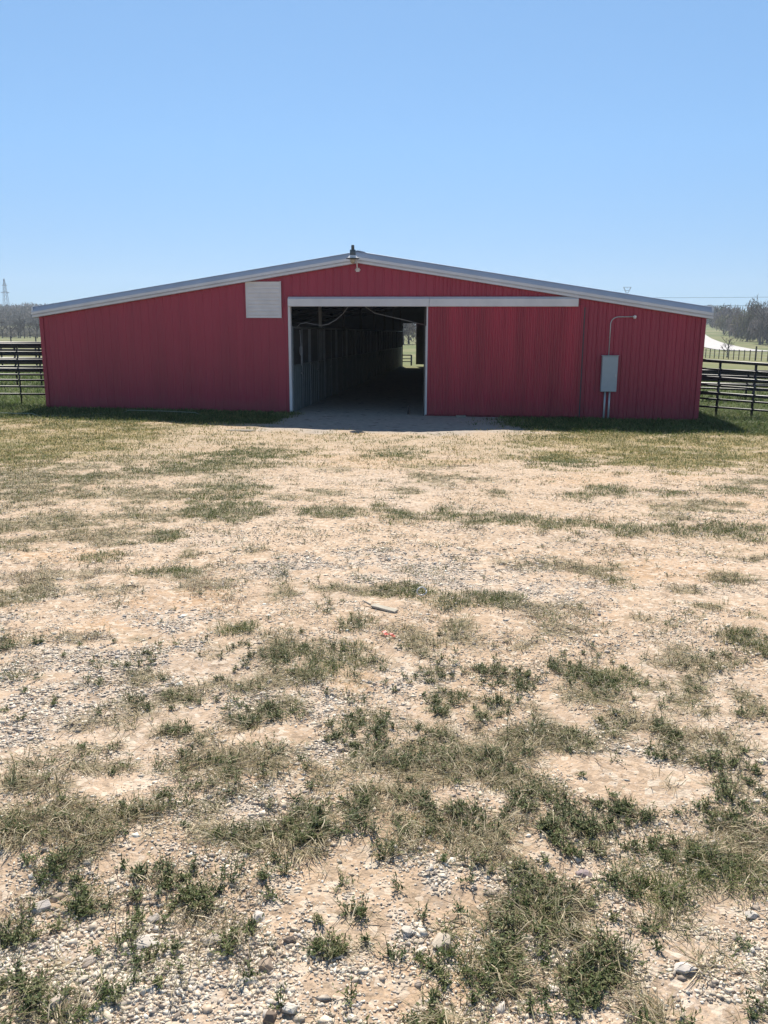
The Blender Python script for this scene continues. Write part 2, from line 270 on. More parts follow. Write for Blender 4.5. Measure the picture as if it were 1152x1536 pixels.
def ground_mat():
    m = bpy.data.materials.new('dry caliche ground with thin grass'); m.use_nodes = True; nt = m.node_tree; N = nt.nodes; L = nt.links
    b = N['Principled BSDF']; b.inputs['Roughness'].default_value = .95; b.inputs['Specular IOR Level'].default_value = .15
    tc = N.new('ShaderNodeTexCoord'); P = tc.outputs['Object']
    def noise(sc, det=6, rough=.6):
        n = N.new('ShaderNodeTexNoise'); n.inputs['Scale'].default_value = sc; n.inputs['Detail'].default_value = det; n.inputs['Roughness'].default_value = rough; L.new(P, n.inputs[0]); return n.outputs[0]
    def mr(src, a, b_, c=0, d=1):
        r = N.new('ShaderNodeMapRange'); r.inputs[1].default_value = a; r.inputs[2].default_value = b_; r.inputs[3].default_value = c; r.inputs[4].default_value = d; L.new(src, r.inputs[0]); return r.outputs[0]
    def mix(f, A, B, t='MIX'):
        mx = N.new('ShaderNodeMix'); mx.data_type = 'RGBA'; mx.blend_type = t
        if isinstance(f, float): mx.inputs[0].default_value = f
        else: L.new(f, mx.inputs[0])
        for s, v in ((6, A), (7, B)):
            if isinstance(v, tuple): mx.inputs[s].default_value = (*v, 1)
            else: L.new(v, mx.inputs[s])
        return mx.outputs[2]
    def mul(a, b_):
        q = N.new('ShaderNodeMath'); q.operation = 'MULTIPLY'
        for s, v in ((0, a), (1, b_)):
            if isinstance(v, float): q.inputs[s].default_value = v
            else: L.new(v, q.inputs[s])
        return q.outputs[0]
    def attr(nm):
        a = N.new('ShaderNodeAttribute'); a.attribute_name = nm; sp = N.new('ShaderNodeSeparateColor'); L.new(a.outputs['Color'], sp.inputs[0]); return sp.outputs[0], sp.outputs[1], sp.outputs[2], a.outputs['Alpha']
    th, lw, gr, gv = attr('CovA'); og, ap, fr, ins = attr('CovB')
    big = noise(.9, 5); med = noise(7, 6, .65); fine = noise(55, 6, .7); vf = noise(220, 3, .7)
    c = mix(mr(big, .3, .7), (.49, .345, .225), (.625, .475, .345))
    c = mix(mr(med, .35, .7), c, (.50, .36, .25))
    c = mix(mul(mul(og, .9), mr(med, .3, .6)), c, (.55, .345, .19))
    # grit: small pale and dark grains; the dark also paint shade in crevices
    vo = N.new('ShaderNodeTexVoronoi'); vo.inputs['Scale'].default_value = 75; L.new(P, vo.inputs[0])
    rgb = N.new('ShaderNodeSeparateColor'); L.new(vo.outputs['Color'], rgb.inputs[0])
    pale = mul(mr(rgb.outputs[0], .55, .62), mr(vo.outputs['Distance'], .45, .30))
    amt = N.new('ShaderNodeMath'); amt.operation = 'MULTIPLY_ADD'; L.new(gv, amt.inputs[0]); amt.inputs[1].default_value = .75; amt.inputs[2].default_value = .16
    c = mix(mul(pale, amt.outputs[0]), c, (.70, .65, .60))
    dark = mul(mr(rgb.outputs[1], .80, .84), mr(vo.outputs['Distance'], .42, .30))
    c = mix(mul(dark, .55), c, (.22, .17, .14))
    c = mix(mul(gv, mr(fine, .42, .6)), c, (.50, .45, .41))
    c = mix(mul(mr(vf, .56, .70), .65), c, (.22, .16, .11))
    clod_shading = noise(17, 8, .85)
    c = mix(mul(mr(clod_shading, .52, .62), .75), c, (.27, .20, .135))  # dark specks painted as the small shadows of clods
    c = mix(mul(mr(clod_shading, .44, .30), .5), c, (.68, .59, .48))
    v2 = N.new('ShaderNodeTexVoronoi'); v2.inputs['Scale'].default_value = 34; L.new(P, v2.inputs[0])
    s2 = N.new('ShaderNodeSeparateColor'); L.new(v2.outputs['Color'], s2.inputs[0])
    c = mix(mul(mr(s2.outputs[0], .60, .95), .50), c, (.26, .195, .14))
    c = mix(mul(mr(s2.outputs[1], .65, .95), .55), c, (.72, .63, .52))
    # thatch
    straw = mix(mr(fine, .35, .65), (.20, .165, .095), (.36, .30, .19))
    c = mix(mul(th, mr(med, .30, .5, .35, .95)), c, straw)
    lawnc = mix(mr(fine, .35, .65), (.20, .165, .07), (.42, .32, .155))
    lawnc = mix(mr(big, .45, .65), lawnc, (.19, .17, .07))
    c = mix(mul(lw, mr(med, .30, .52, .45, 1.)), c, lawnc)
    grn = mix(mr(fine, .3, .7), (.035, .05, .018), (.10, .125, .04))
    c = mix(mul(gr, mr(med, .2, .4, .7, 1.)), c, grn)
    # packed limestone dust at the doorway and the barn floor
    pk = mix(mr(med, .35, .65), (.33, .285, .24), (.47, .405, .34))
    pk = mix(mr(noise(2.3, 7, .7), .58, .66), pk, (.13, .11, .09))
    c = mix(mul(ap, mr(fine, .2, .4, .8, 1.)), c, pk)
    # far fields
    fb = noise(.035, 4); fm = noise(.4, 5)
    ff = mix(mr(fb, .42, .58), (.12, .15, .05), (.24, .22, .11))
    ff = mix(mr(fm, .4, .7), ff, (.15, .17, .065))
    c = mix(fr, c, ff)
    L.new(c, b.inputs['Base Color'])
    ad = N.new('ShaderNodeMath'); ad.operation = 'ADD'; L.new(mul(fine, 1.), ad.inputs[0]); L.new(mul(vo.outputs['Distance'], -.55), ad.inputs[1])
    bp = N.new('ShaderNodeBump'); bp.inputs['Distance'].default_value = .006; bp.inputs['Strength'].default_value = .9; L.new(ad.outputs[0], bp.inputs['Height']); L.new(bp.outputs[0], b.inputs['Normal'])
    return m
gd = np_mesh('ground', V, F, ground_mat())
for nm, arr in (('CovA', A), ('CovB', B_)):
    a = gd.data.color_attributes.new(nm, 'FLOAT_COLOR', 'POINT'); a.data.foreach_set('color', arr.astype(np.float32).ravel())
gd.data.shade_smooth(); tag(gd, kind='structure')

# ------------------------------------------------------------ blades, weeds, gravel
def sample_pts(n, y0, y1, p, xw=.60, xo=1.25):
    """random ground points, density falling with distance as y**-p"""
    yy = np.linspace(y0, y1, 600); wt = yy**(-p); n = int(n*(wt*(xw*yy+xo)).sum()/(wt*(.55*yy+.5)).sum())
    pdf = yy**(-p)*(xw*yy+xo); cdf = np.cumsum(pdf); cdf /= cdf[-1]
    y = np.interp(RN.random(n), cdf, yy); x = (RN.random(n)*2-1)*(xw*y+xo)
    return x, y
def blades(name, x, y, hgt, lean, wid, cols, per, rad, curl=.5):
    """tufts at x,y; per = blades each (array)"""
    idx = np.repeat(np.arange(len(x)), per); n = len(idx)
    az = RN.random(n)*2*PI; rr = rad[idx]*np.sqrt(RN.random(n))
    bx = x[idx]+np.cos(az)*rr; by = y[idx]+np.sin(az)*rr; bz = G(bx, by)-.004
    h = hgt[idx]*(.5+.8*RN.random(n)); ln = lean[idx]*(.55+.7*RN.random(n)); az2 = az+RN.normal(0, .7, n)
    dx, dy = np.cos(az2), np.sin(az2); w = wid[idx]*(.7+.6*RN.random(n))
    px, py = -dy, dx
    a1 = np.clip(ln, 0, 1.5); a2 = np.clip(ln+curl*(.5+RN.random(n)), 0, 1.62)
    p0 = np.stack([bx, by, bz], 1); d1 = np.stack([dx*np.sin(a1), dy*np.sin(a1), np.cos(a1)], 1); d2 = np.stack([dx*np.sin(a2), dy*np.sin(a2), np.cos(a2)], 1)
    p1 = p0+d1*(h*.5)[:, None]; p2 = p1+d2*(h*.5)[:, None]
    p2[:, 2] = np.maximum(p2[:, 2], bz+.008)
    q = np.stack([px, py, np.zeros(n)], 1)*(w*.5)[:, None]
    V = np.stack([p0-q, p0+q, p1+q*.8, p1-q*.8, p2+q*.12, p2-q*.12], 1).reshape(-1, 3)
    k = np.arange(n)[:, None]*6
    F = np.concatenate([k+np.array([[0,1,2,3]]), k+np.array([[3,2,4,5]])], 0)
    c = np.asarray(cols)[RN.integers(0, len(cols), len(x))][idx]*(.7+.6*RN.random(n))[:, None]
    c = np.repeat(c, 6, 0); c = np.concatenate([c, np.ones((len(c), 1))], 1)
    return V, F, c
def merge(parts):
    Vs, Fs, Cs = [], [], []; o = 0
    for V, F, c in parts:
        Vs.append(V); Fs.append(F+o); Cs.append(c); o += len(V)
    return np.concatenate(Vs), np.concatenate(Fs), np.concatenate(Cs)
GREEN = [(.10,.135,.035),(.13,.165,.045),(.16,.185,.06),(.22,.21,.09),(.075,.11,.032)]
DRY = [(.34,.275,.165),(.44,.36,.23),(.25,.205,.12),(.17,.155,.08),(.52,.43,.28),(.13,.125,.06),(.22,.15,.10)]
OLIVE = [(.18,.18,.075),(.25,.225,.11),(.32,.27,.15),(.15,.165,.06)]
PURP = [(.20,.135,.11),(.26,.19,.15),(.16,.12,.09),(.14,.13,.07)]
LAWN = [(.34,.28,.12),(.44,.36,.17),(.24,.24,.085),(.28,.26,.10),(.17,.20,.06)]
LAWNG = [(.06,.095,.022),(.085,.13,.03),(.11,.155,.04),(.15,.18,.06)]
def px_w(y): return y/824.

# --- foreground and middle distance tufts
def scat(n, y0, y1, p, prob, hgt, lean, cols, per_near, per_far, rad, base_w, curl=.5):
    x, y = sample_pts(n, y0, y1, p); m = masks(x, y); k = RN.random(len(x)) < prob(m, x, y); x = x[k]; y = y[k]
    f = ss(3, 12, y); per = np.round(per_near*(1-f)+per_far*f).astype(int)
    s = .7+.6*RN.random(len(x))
    return blades('', x, y, hgt*s, np.full(len(x), lean)*(.8+.4*RN.random(len(x))), np.maximum(base_w, px_w(y)*.55), cols, per, rad*s*(1+f*.8), curl)
inv_ap = lambda m: (1-m['apron'])
def mats(n, y0, y1, p, prob, L0, cols, lift, wmin=.0028, coh=.7):
    x, y = sample_pts(n, y0, y1, p); m = masks(x, y); k = RN.random(len(x)) < prob(m, x, y); x = x[k]; y = y[k]; n = len(x)
    az = fbm(x, y, 2.3, 2, 44)*14+RN.normal(0, coh, n); L = L0*(.45+1.1*RN.random(n)); az2 = az+RN.normal(0, .45, n)
    z0 = G(x, y)+lift*RN.random(n)**1.5; up = RN.normal(.02, .12, n)*L
    p0 = np.stack([x, y, z0], 1); p1 = p0+np.stack([np.cos(az)*L*.5, np.sin(az)*L*.5, np.abs(up)], 1); p2 = p1+np.stack([np.cos(az2)*L*.5, np.sin(az2)*L*.5, -up*.6], 1)
    for q_ in (p1, p2): q_[:, 2] = np.maximum(q_[:, 2], G(q_[:, 0], q_[:, 1])+.002)
    w = np.maximum(wmin, px_w(y)*.5)*(.6+.8*RN.random(n)); tl = RN.normal(0, .5, n)
    q = np.stack([-np.sin(az)*np.cos(tl), np.cos(az)*np.cos(tl), np.sin(tl)], 1)*(w*.5)[:, None]
    V = np.stack([p0-q*.7, p0+q*.7, p1+q, p1-q, p2+q*.15, p2-q*.15], 1).reshape(-1, 3); i6 = np.arange(n)[:, None]*6
    F = np.concatenate([i6+np.array([[0,1,2,3]]), i6+np.array([[3,2,4,5]])], 0)
    c = np.asarray(cols)[RN.integers(0, len(cols), n)]*(.6+.7*RN.random(n))[:, None]; c = np.repeat(c, 6, 0); c = np.concatenate([c, np.ones((len(c), 1))], 1)
    return V, F, c
STRAW = [(.54,.45,.30),(.44,.37,.235),(.34,.29,.18),(.26,.24,.14),(.62,.53,.38),(.19,.185,.10),(.30,.23,.15)]
LITTER = [(.12,.075,.045),(.18,.12,.07),(.30,.22,.13),(.42,.33,.21),(.09,.06,.04)]
dry = merge([
    mats(190000, 1.5, 13, 1.45, lambda m, x, y: np.clip(m['D']*.95+.55*m['B']+.35*m['G']+.4*m['L']+.12*ss(.5,.68,m['n1']), 0, 1)*(1-m['lawn']), .062, STRAW, .020, .0024),
    mats(60000, 1.5, 15, 1.2, lambda m, x, y: (.10+.40*ss(.42,.6,m['n1']))*(1-m['apron']), .020, LITTER, .004, .002, 3),
    scat(16000, 1.5, 12, 1.5, lambda m, x, y: np.clip(m['D']*.95+.45*m['B']+.35*m['G']+.35*m['L'], 0, 1), .055, 1.2, DRY, 12, 7, .045, .0022, .35),
    scat(20000, 1.5, 12, 1.5, lambda m, x, y: np.clip(m['D']*.5+.3*m['L'], 0, 1), .042, .85, OLIVE, 12, 7, .03, .002, .6),
    scat(26000, 5.5, 15, .6, lambda m, x, y: .32*ss(.5,.64,m['n3']*.6+m['n1']*.4)*(1-m['apron']), .028, .9, OLIVE+PURP+LITTER[:2], 5, 4, .025, .003, .5),
    scat(11000, 1.5, 14, 1.4, lambda m, x, y: m['B']*.95, .045, .9, PURP, 12, 8, .04, .002, .6),
    scat(30000, 1.5, 16, 1.25, lambda m, x, y: .42*ss(.46,.66,m['n1'])*(1-m['S']*.6)*(1-m['apron']), .035, .9, DRY+PURP, 7, 4, .025, .002, .5),
    scat(14000, 6.5, 17, .6, lambda m, x, y: np.clip(m['leftgrass']*.9, 0, 1)*inv_ap(m), .055, .9, OLIVE+DRY, 8, 7, .06, .003, .6),
    scat(30000, 12, 23.5, .3, lambda m, x, y: np.clip(m['lawn']*(.50+.8*ss(.36,.62,m['n2']*.5+m['n1']*.5)), 0, 1)*(1-m['near']*.6), .055, .65, LAWN, 7, 7, .09, .004, .6),
])
dryo = np_mesh('dry_grass', *dry[:2], M['blade'], dry[2]); tag(dryo, 'matted straw coloured dry grass lying over the bare ground', 'dry grass', kind='stuff')
grn = merge([
    scat(52000, 1.5, 17, 1.2, lambda m, x, y: np.clip(m['G']*1.0+.12*m['D']+.10*ss(.58,.70,m['n1']), 0, 1), .05, .75, GREEN, 13, 8, .045, .002, .6),
    scat(10000, 6.5, 17, .6, lambda m, x, y: np.clip(m['leftgrass']*.5, 0, 1)*inv_ap(m), .055, .7, GREEN, 9, 7, .05, .003, .6),
    scat(6000, 12, 23, .3, lambda m, x, y: np.clip(m['lawn']*.8*ss(.46,.64,m['n2']), 0, 1), .065, .6, GREEN+LAWNG, 7, 7, .09, .004, .6),
    scat(20000, 17.5, 24.5, 0, lambda m, x, y: m['near']*(1-m['inside']), .10, .5, LAWNG+LAWN[2:3], 8, 8, .10, .005, .6),
])
grno = np_mesh('green_grass', *grn[:2], M['blade'], grn[2]); tag(grno, 'short green grass growing in ragged patches and along the barn wall', 'grass', kind='stuff')
# side paddocks (tall weedy grass beside the barn)
def side_pts(n, x0, x1, y0, y1):
    x = x0+(x1-x0)*RN.random(n); y = y0+(y1-y0)*RN.random(n); a, b = loc_ab(x, y); k = (np.abs(a) > 9.25) & (b > -1.6+.5*fbm(x, y, .8)); return x[k], y[k]
ps = []
for (x0, x1) in ((-22, -9.2), (8.4, 22)):
    for (y0, y1, n, hh) in ((19, 27, 4200, .16), (27, 50, 4200, .2)):
        x, y = side_pts(n, x0, x1, y0, y1)
        ps.append(blades('', x, y, hh*(.5+.8*RN.random(len(x))), np.full(len(x), .6), np.full(len(x), .014 if y0 < 25 else .022), [(.10,.16,.03),(.14,.21,.045),(.19,.25,.07),(.24,.25,.10),(.13,.18,.05)], np.full(len(x), 7), np.full(len(x), .13)))
pd = merge(ps); o = np_mesh('paddock_grass', *pd[:2], M['blade'], pd[2]); tag(o, 'taller weedy green grass in the pens beside the barn', 'grass', kind='stuff')

# --- leafy weeds
WEED = [(.085,.11,.035),(.11,.14,.045),(.15,.17,.06),(.20,.205,.09),(.10,.13,.05)]
def weeds(x, y, size, stems, leaves, cols=WEED):
    n = len(x); idx = np.repeat(np.arange(n), stems); k = len(idx)
    az = RN.random(k)*2*PI; el = .35+.95*RN.random(k); ln = size[idx]*(.5+.7*RN.random(k))
    ro = RN.random(k)*.25*size[idx]
    bx = x[idx]+np.cos(az)*ro; by = y[idx]+np.sin(az)*ro; bz = G(bx, by)
    d = np.stack([np.cos(az)*np.cos(el), np.sin(az)*np.cos(el), np.sin(el)], 1)
    i2 = np.repeat(np.arange(k), leaves); m = len(i2); t = np.tile(np.linspace(.12, 1, leaves), k)
    P = np.stack([bx, by, bz], 1)[i2]+d[i2]*(ln[i2]*t)[:, None]; P[:, 2] += .002-.12*(ln[i2]*t*t)*np.cos(el[i2])
    la = RN.random(m)*2*PI; le = RN.normal(.45, .4, m)
    D = np.stack([np.cos(la)*np.cos(le), np.sin(la)*np.cos(le), np.sin(le)], 1)
    Sd = np.stack([-np.sin(la), np.cos(la), RN.normal(0, .3, m)], 1)
    ll = np.maximum(.013, px_w(y[idx][i2])*1.1)*(.6+.8*RN.random(m))*(1.1-.4*t); ww = ll*.36
    V = np.stack([P, P+D*(ll*.5)[:, None]+Sd*(ww*.5)[:, None], P+D*ll[:, None], P+D*(ll*.5)[:, None]-Sd*(ww*.5)[:, None]], 1).reshape(-1, 3)
    F = (np.arange(m)[:, None]*4+np.array([[0,1,2,3]]))
    c = np.asarray(cols)[RN.integers(0, len(cols), n)][idx][i2]*(.75+.5*RN.random(m))[:, None]; c = np.repeat(c, 4, 0); c = np.concatenate([c, np.ones((len(c), 1))], 1)
    # stems
    e = np.stack([bx, by, bz], 1); tip = e+d*ln[:, None]*.95; tip[:, 2] -= .1*ln*np.cos(el)
    sd = np.stack([-np.sin(az), np.cos(az), 0*az], 1)*.0009
    V2 = np.stack([e-sd, e+sd, tip+sd, tip-sd], 1).reshape(-1, 3); F2 = np.arange(k)[:, None]*4+np.array([[0,1,2,3]])
    c2 = np.tile(np.array([[.13,.10,.06,1.]]), (len(V2), 1))
    return merge([(V, F, c), (V2, F2, c2)])
wp = []
for n, y0, y1, st, lv, sz in ((12000, 1.5, 4.2, 7, 9, .045), (8000, 4.2, 9, 6, 6, .055), (3500, 9, 17, 5, 5, .065)):
    x, y = sample_pts(n, y0, y1, 1.2); m = masks(x, y); k = RN.random(len(x)) < np.clip(m['L']*.55+.10*m['G']+.07*m['D']+.02+.16*ss(.54,.66,m['n1'])*ss(-2.5,.5,x), 0, 1)*(1-m['apron']); x = x[k]; y = y[k]
    wp.append(weeds(x, y, sz*(.5+.8*RN.random(len(x))), st, lv))
x, y = side_pts(900, 8.6, 14, 19.5, 27); wp.append(weeds(x, y, .22*(.5+.8*RN.random(len(x))), 6, 7, [(.16,.23,.05),(.22,.29,.09),(.11,.17,.04)]))
wd = merge(wp); o = np_mesh('low_weeds', *wd[:2], M['leaf'], wd[2]); tag(o, 'low dark green leafy weeds spreading in patches on the gravel', 'weeds', kind='stuff')

# --- gravel
import bmesh
def ico(seed, flat, sub=2):
    bm = bmesh.new(); r = random.Random(seed)
    for _ in range(8 if sub == 1 else 10):                 # convex hull of a few random points: crushed, angular stone
        d = Vector((r.gauss(0,1), r.gauss(0,1), r.gauss(0,1))).normalized()*r.uniform(.8, 1.1)
        bm.verts.new(d)
    res = bmesh.ops.convex_hull(bm, input=bm.verts[:]); bmesh.ops.delete(bm, geom=[v for v in res['geom_interior'] if isinstance(v, bmesh.types.BMVert)], context='VERTS')
    bmesh.ops.triangulate(bm, faces=bm.faces[:]); bm.verts.index_update()
    v = []
    for p in bm.verts:
        q = p.co.copy()
        v.append((q.x*1.3, q.y*.9, q.z*flat*.95))
    f = [tuple(w.index for w in p.verts) for p in bm.faces]; bm.free(); return np.array(v), np.array(f)
SH2 = [ico(s, .45+.07*(s % 5)) for s in range(8)]; SH1 = [ico(s+20, .45+.07*(s % 5), 1) for s in range(8)]
PEB = np.array([(.62,.55,.46),(.56,.48,.38),(.68,.62,.53),(.50,.42,.33),(.42,.36,.30),(.54,.42,.31),(.60,.50,.39),(.29,.24,.20),(.64,.55,.44),(.50,.45,.40),(.57,.50,.41)])
def pebbles(x, y, r, SH=None):
    SH = SH or SH2
    out = []
    which = RN.integers(0, len(SH), len(x))
    for s, (v, f) in enumerate(SH):
        k = which == s; n = k.sum()
        if not n: continue
        xx, yy, rr = x[k], y[k], r[k]; a = RN.random(n)*2*PI; tx = RN.normal(0, .3, n); 
        ca, sa = np.cos(a)[:, None], np.sin(a)[:, None]; ct, st = np.cos(tx)[:, None], np.sin(tx)[:, None]
        st1 = 1+RN.normal(0, .18, n)[:, None]
        vx = v[None, :, 0]*st1; vy = v[None, :, 1]*ct-v[None, :, 2]*st; vz = v[None, :, 1]*st+v[None, :, 2]*ct
        Vx = (vx*ca-vy*sa)*rr[:, None]+xx[:, None]; Vy = (vx*sa+vy*ca)*rr[:, None]+yy[:, None]; Vz = vz*rr[:, None]+(G(xx, yy)+rr*.06)[:, None]
        V = np.stack([Vx, Vy, Vz], 2).reshape(-1, 3); F = (np.arange(n)[:, None, None]*len(v)+f[None]).reshape(-1, 3)
        c = PEB[RN.integers(0, len(PEB), n)]*(.90+.35*RN.random(n))[:, None]; c = np.repeat(np.clip(c, 0, .8), len(v), 0); c = np.concatenate([c, np.ones((len(c), 1))], 1)
        out.append((V, F, c))
    return merge(out)
gp = []
# (count, y0, y1, smallest radius, size spread, base probability)
for n, y0, y1, r0, sp, base in ((125000, 1.45, 3.0, .0030, .50, .36), (110000, 3.0, 6.0, .0042, .46, .36), (110000, 6, 17, .0068, .40, .32)):
    x, y = sample_pts(n, y0, y1, 1.6, .54, 1.0); m = masks(x, y)
    pr = np.clip(base*ss(.25,.60,m['n1'])*1.5 + m['S']*.65*ss(.30,.60,m['n3']), 0, 1)*(1-.6*m['D'])*(1-.75*m['O'])*(1-m['lawn'])*(1-m['apron'])
    k = RN.random(len(x)) < pr; x = x[k]; y = y[k]; sS = m['S'][k]
    r = r0*np.exp(np.abs(RN.normal(0, sp, len(x))))*(1+.30*sS); r = np.minimum(r, .02+.006*RN.random(len(x)))
    gp.append(pebbles(x, y, r, SH2 if y0 < 2 else SH1))
x, y = sample_pts(900, 1.5, 6, 1.4, .5, .9); m = masks(x, y); k = RN.random(len(x)) < m['S']*.75+.06
gp.append(pebbles(x[k], y[k], .010+.009*RN.random(k.sum())**2))
gr_ = merge(gp); o = np_mesh('gravel', *gr_[:2], M['peb'], gr_[2]); tag(o, 'pale crushed limestone gravel strewn over the bare dirt', 'gravel', kind='stuff')
# ------------------------------------------------------------ barn
HW = 9.14; ZR_, SL = 4.335, .1552                      # roof top at the ridge, slope
def ztop(a): return ZR_-abs(a)*SL
barn = empty('horse_barn', (X0, D0, 0), -PH)
tag(barn, 'long low red metal horse barn with a wide open doorway and shallow gable roof', 'barn')
def rib_profile(x0, x1, pitch=.2286, h=.013, minor=.004, y=0, sgn=-1):
    """ribbed sheet outline from x0 to x1 as (x, y)"""
    pts = [(x0, y)]; k = math.ceil((x0+.03)/pitch)
    while k*pitch < x1-.03:
        c = k*pitch; pts += [(c-.026, y), (c-.012, y+sgn*h), (c+.012, y+sgn*h), (c+.026, y)]
        c2 = c+pitch/2
        if c2 < x1-.02: pts += [(c2-.014, y), (c2-.005, y+sgn*minor), (c2+.005, y+sgn*minor), (c2+.014, y)]
        k += 1
    pts = [p for p in pts if x0 <= p[0] <= x1]+[(x1, y)]
    return pts
def ribbed(mb, prof, zb, zt):
    for (xa, ya), (xb, yb) in zip(prof, prof[1:]):
        if xb-xa < 1e-5: continue
        n = len(mb.v); mb.v += [(xa, ya, zb(xa)), (xb, yb, zb(xb)), (xb, yb, zt(xb)), (xa, ya, zt(xa))]; mb.f.append((n, n+1, n+2, n+3))
gz = lambda a, b=0: float(G(W(a, b)[0], W(a, b)[1]))
OL, OR, HB = -1.90, 1.86, 2.95                        # opening left, right, head
ZT = lambda a: ztop(a)-.10
mb = MB(); ribbed(mb, rib_profile(-HW, OL, h=.009, minor=.003), lambda a: -.12, ZT); mb.build('front_wall', M['red'], barn)
mb = MB(); ribbed(mb, rib_profile(OR, HW, h=.021, minor=.009), lambda a: -.2, ZT); mb.build('front_wall', M['red'], barn)
mb = MB(); ribbed(mb, [p for p in rib_profile(OL+.001, OR-.001)], lambda a: HB, ZT); mb.build('gable_wall', M['red'], barn)
# thickness behind the sheets: girts and liner
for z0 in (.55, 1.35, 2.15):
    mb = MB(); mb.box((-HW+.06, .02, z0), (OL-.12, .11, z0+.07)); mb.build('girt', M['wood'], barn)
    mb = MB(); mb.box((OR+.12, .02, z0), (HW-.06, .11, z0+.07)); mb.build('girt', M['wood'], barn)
# side walls, rear wall
for s in (-1, 1):
    mb = MB(); pr = rib_profile(0.0, 35.2, y=s*HW, sgn=s)
    for (ba, aa), (bb, ab) in zip(pr, pr[1:]):
        n = len(mb.v); zt = ztop(HW)-.013; mb.v += [(aa, ba, -.25), (ab, bb, -.25), (ab, bb, zt), (aa, ba, zt)]; mb.f.append((n, n+1, n+2, n+3))
    mb.build('side_wall', M['red'], barn)
mb = MB(); ribbed(mb, rib_profile(-HW, -1.86, y=35.2, sgn=1), lambda a: -.2, ZT); ribbed(mb, rib_profile(1.9, HW, y=35.2, sgn=1), lambda a: -.2, ZT); ribbed(mb, rib_profile(-1.859, 1.899, y=35.2, sgn=1), lambda a: 2.92, ZT)
mb.build('rear_wall', M['red'], barn)
mb = MB(); ribbed(mb, rib_profile(-.95, 2.1, y=35.32, sgn=1), lambda a: .13, lambda a: 2.98); mb.build('rear_sliding_door', M['red_door'], barn)
# sheet backs inside, painted dark to deepen interior shade and stop red bounce
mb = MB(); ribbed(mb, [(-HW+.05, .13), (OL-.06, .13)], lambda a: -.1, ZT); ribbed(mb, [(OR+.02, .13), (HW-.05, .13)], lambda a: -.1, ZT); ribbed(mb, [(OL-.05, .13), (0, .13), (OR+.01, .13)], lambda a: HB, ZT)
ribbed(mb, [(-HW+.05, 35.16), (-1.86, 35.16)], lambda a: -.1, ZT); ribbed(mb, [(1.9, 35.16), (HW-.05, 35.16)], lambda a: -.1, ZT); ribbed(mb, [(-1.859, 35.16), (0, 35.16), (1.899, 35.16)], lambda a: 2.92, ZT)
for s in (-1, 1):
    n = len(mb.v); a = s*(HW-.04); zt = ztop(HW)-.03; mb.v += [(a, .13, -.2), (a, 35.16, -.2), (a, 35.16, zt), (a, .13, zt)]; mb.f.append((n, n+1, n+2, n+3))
mb.build('wall_shade_lining', M['inner'], barn)
mb = MB(); mb.box((-.94, 35.285, .135), (2.1, 35.30, 2.97)); mb.build('rear_door_shade_lining', M['inner'], barn)
# corner trims
for s in (-1, 1):
    mb = MB(); x0 = s*(HW+.0); mb.box((min(x0, x0+s*.022), -.024, -.15), (max(x0, x0+s*.022), .09, ZT(HW)-.1)); mb.box((min(x0-s*.09, x0), -.027, -.15), (max(x0-s*.09, x0)-.0, -.019, ZT(HW)-.1)); mb.build('corner_trim', M['red'], barn)
# roof sheets, ribs running down the slope
for s in (-1, 1):
    mb = MB(); pr = rib_profile(-.10, 35.35, pitch=.3048, h=.02, minor=.006, sgn=1); EV = HW+.10
    for (ba, h0), (bb, h1) in zip(pr, pr[1:]):
        n = len(mb.v)
        mb.v += [(s*.02, ba, ztop(0)+h0), (s*.02, bb, ztop(0)+h1), (s*EV, bb, ztop(EV)+h1), (s*EV, ba, ztop(EV)+h0)]; mb.f.append((n, n+1, n+2, n+3))
    n = len(mb.v); b0, b1 = -.10, 35.35
    mb.v += [(s*.02, b0, ztop(0)-.012), (s*.02, b1, ztop(0)-.012), (s*EV, b1, ztop(EV)-.012), (s*EV, b0, ztop(EV)-.012)]; mb.f.append((n, n+1, n+2, n+3))
    mb.f.pop(); rf = mb.build('roof_slope', M['roof'], barn)
    mb = MB(); mb.v = [(s*.02, b0, ztop(0)-.012), (s*.02, b1, ztop(0)-.012), (s*EV, b1, ztop(EV)-.012), (s*EV, b0, ztop(EV)-.012)]; mb.f = [(0,1,2,3)]; mb.build('roof_shade_lining', M['inner'], rf)  # roof underside painted dark, putting interior shade into the colour
    # gutter edge
    mb = MB(); mb.box((min(s*EV, s*(EV+.05)), -.17, ztop(EV)-.15), (max(s*EV, s*(EV+.05)), 35.4, ztop(EV)+.006)); mb.build('eave_trim', M['rake'], barn)
mb = MB(); mb.sweep([(-.2, -.2*SL+.026), (0, .036), (.2, -.2*SL+.026), (.2, -.2*SL+.034), (0, .05), (-.2, -.2*SL+.034)], [((0, b, ztop(0)), (1,0,0), (0,0,1)) for b in (-.06, 35.38)]); mb.build('ridge_cap', M['rake'], barn)
# rake trim: folded section swept along each slope
sec = [(-.02, .024), (-.075, .016), (-.150, -.075), (-.185, -.13), (-.180, -.20), (-.130, -.208), (-.128, -.226), (-.158, -.232), (-.154, -.283), (-.02, -.288)]
for s in (-1, 1):
    mb = MB()
    pts = [((0, 0, ztop(0)), (0,1,0), (0,0,1)), ((s*(EV+.05), 0, ztop(EV+.05)), (0,1,0), (0,0,1))]
    mb.sweep(sec if s > 0 else sec[::-1], pts); mb.build('rake_trim', M['rake'], barn)
# rear rake
for s in (-1, 1):
    mb = MB(); mb.sweep([(35.2, .02), (35.42, .0), (35.42, -.25), (35.2, -.26)], [((0,0,ztop(0)),(0,1,0),(0,0,1)), ((s*(EV+.05),0,ztop(EV+.05)),(0,1,0),(0,0,1))]); mb.build('rake_trim', M['rake'], barn)
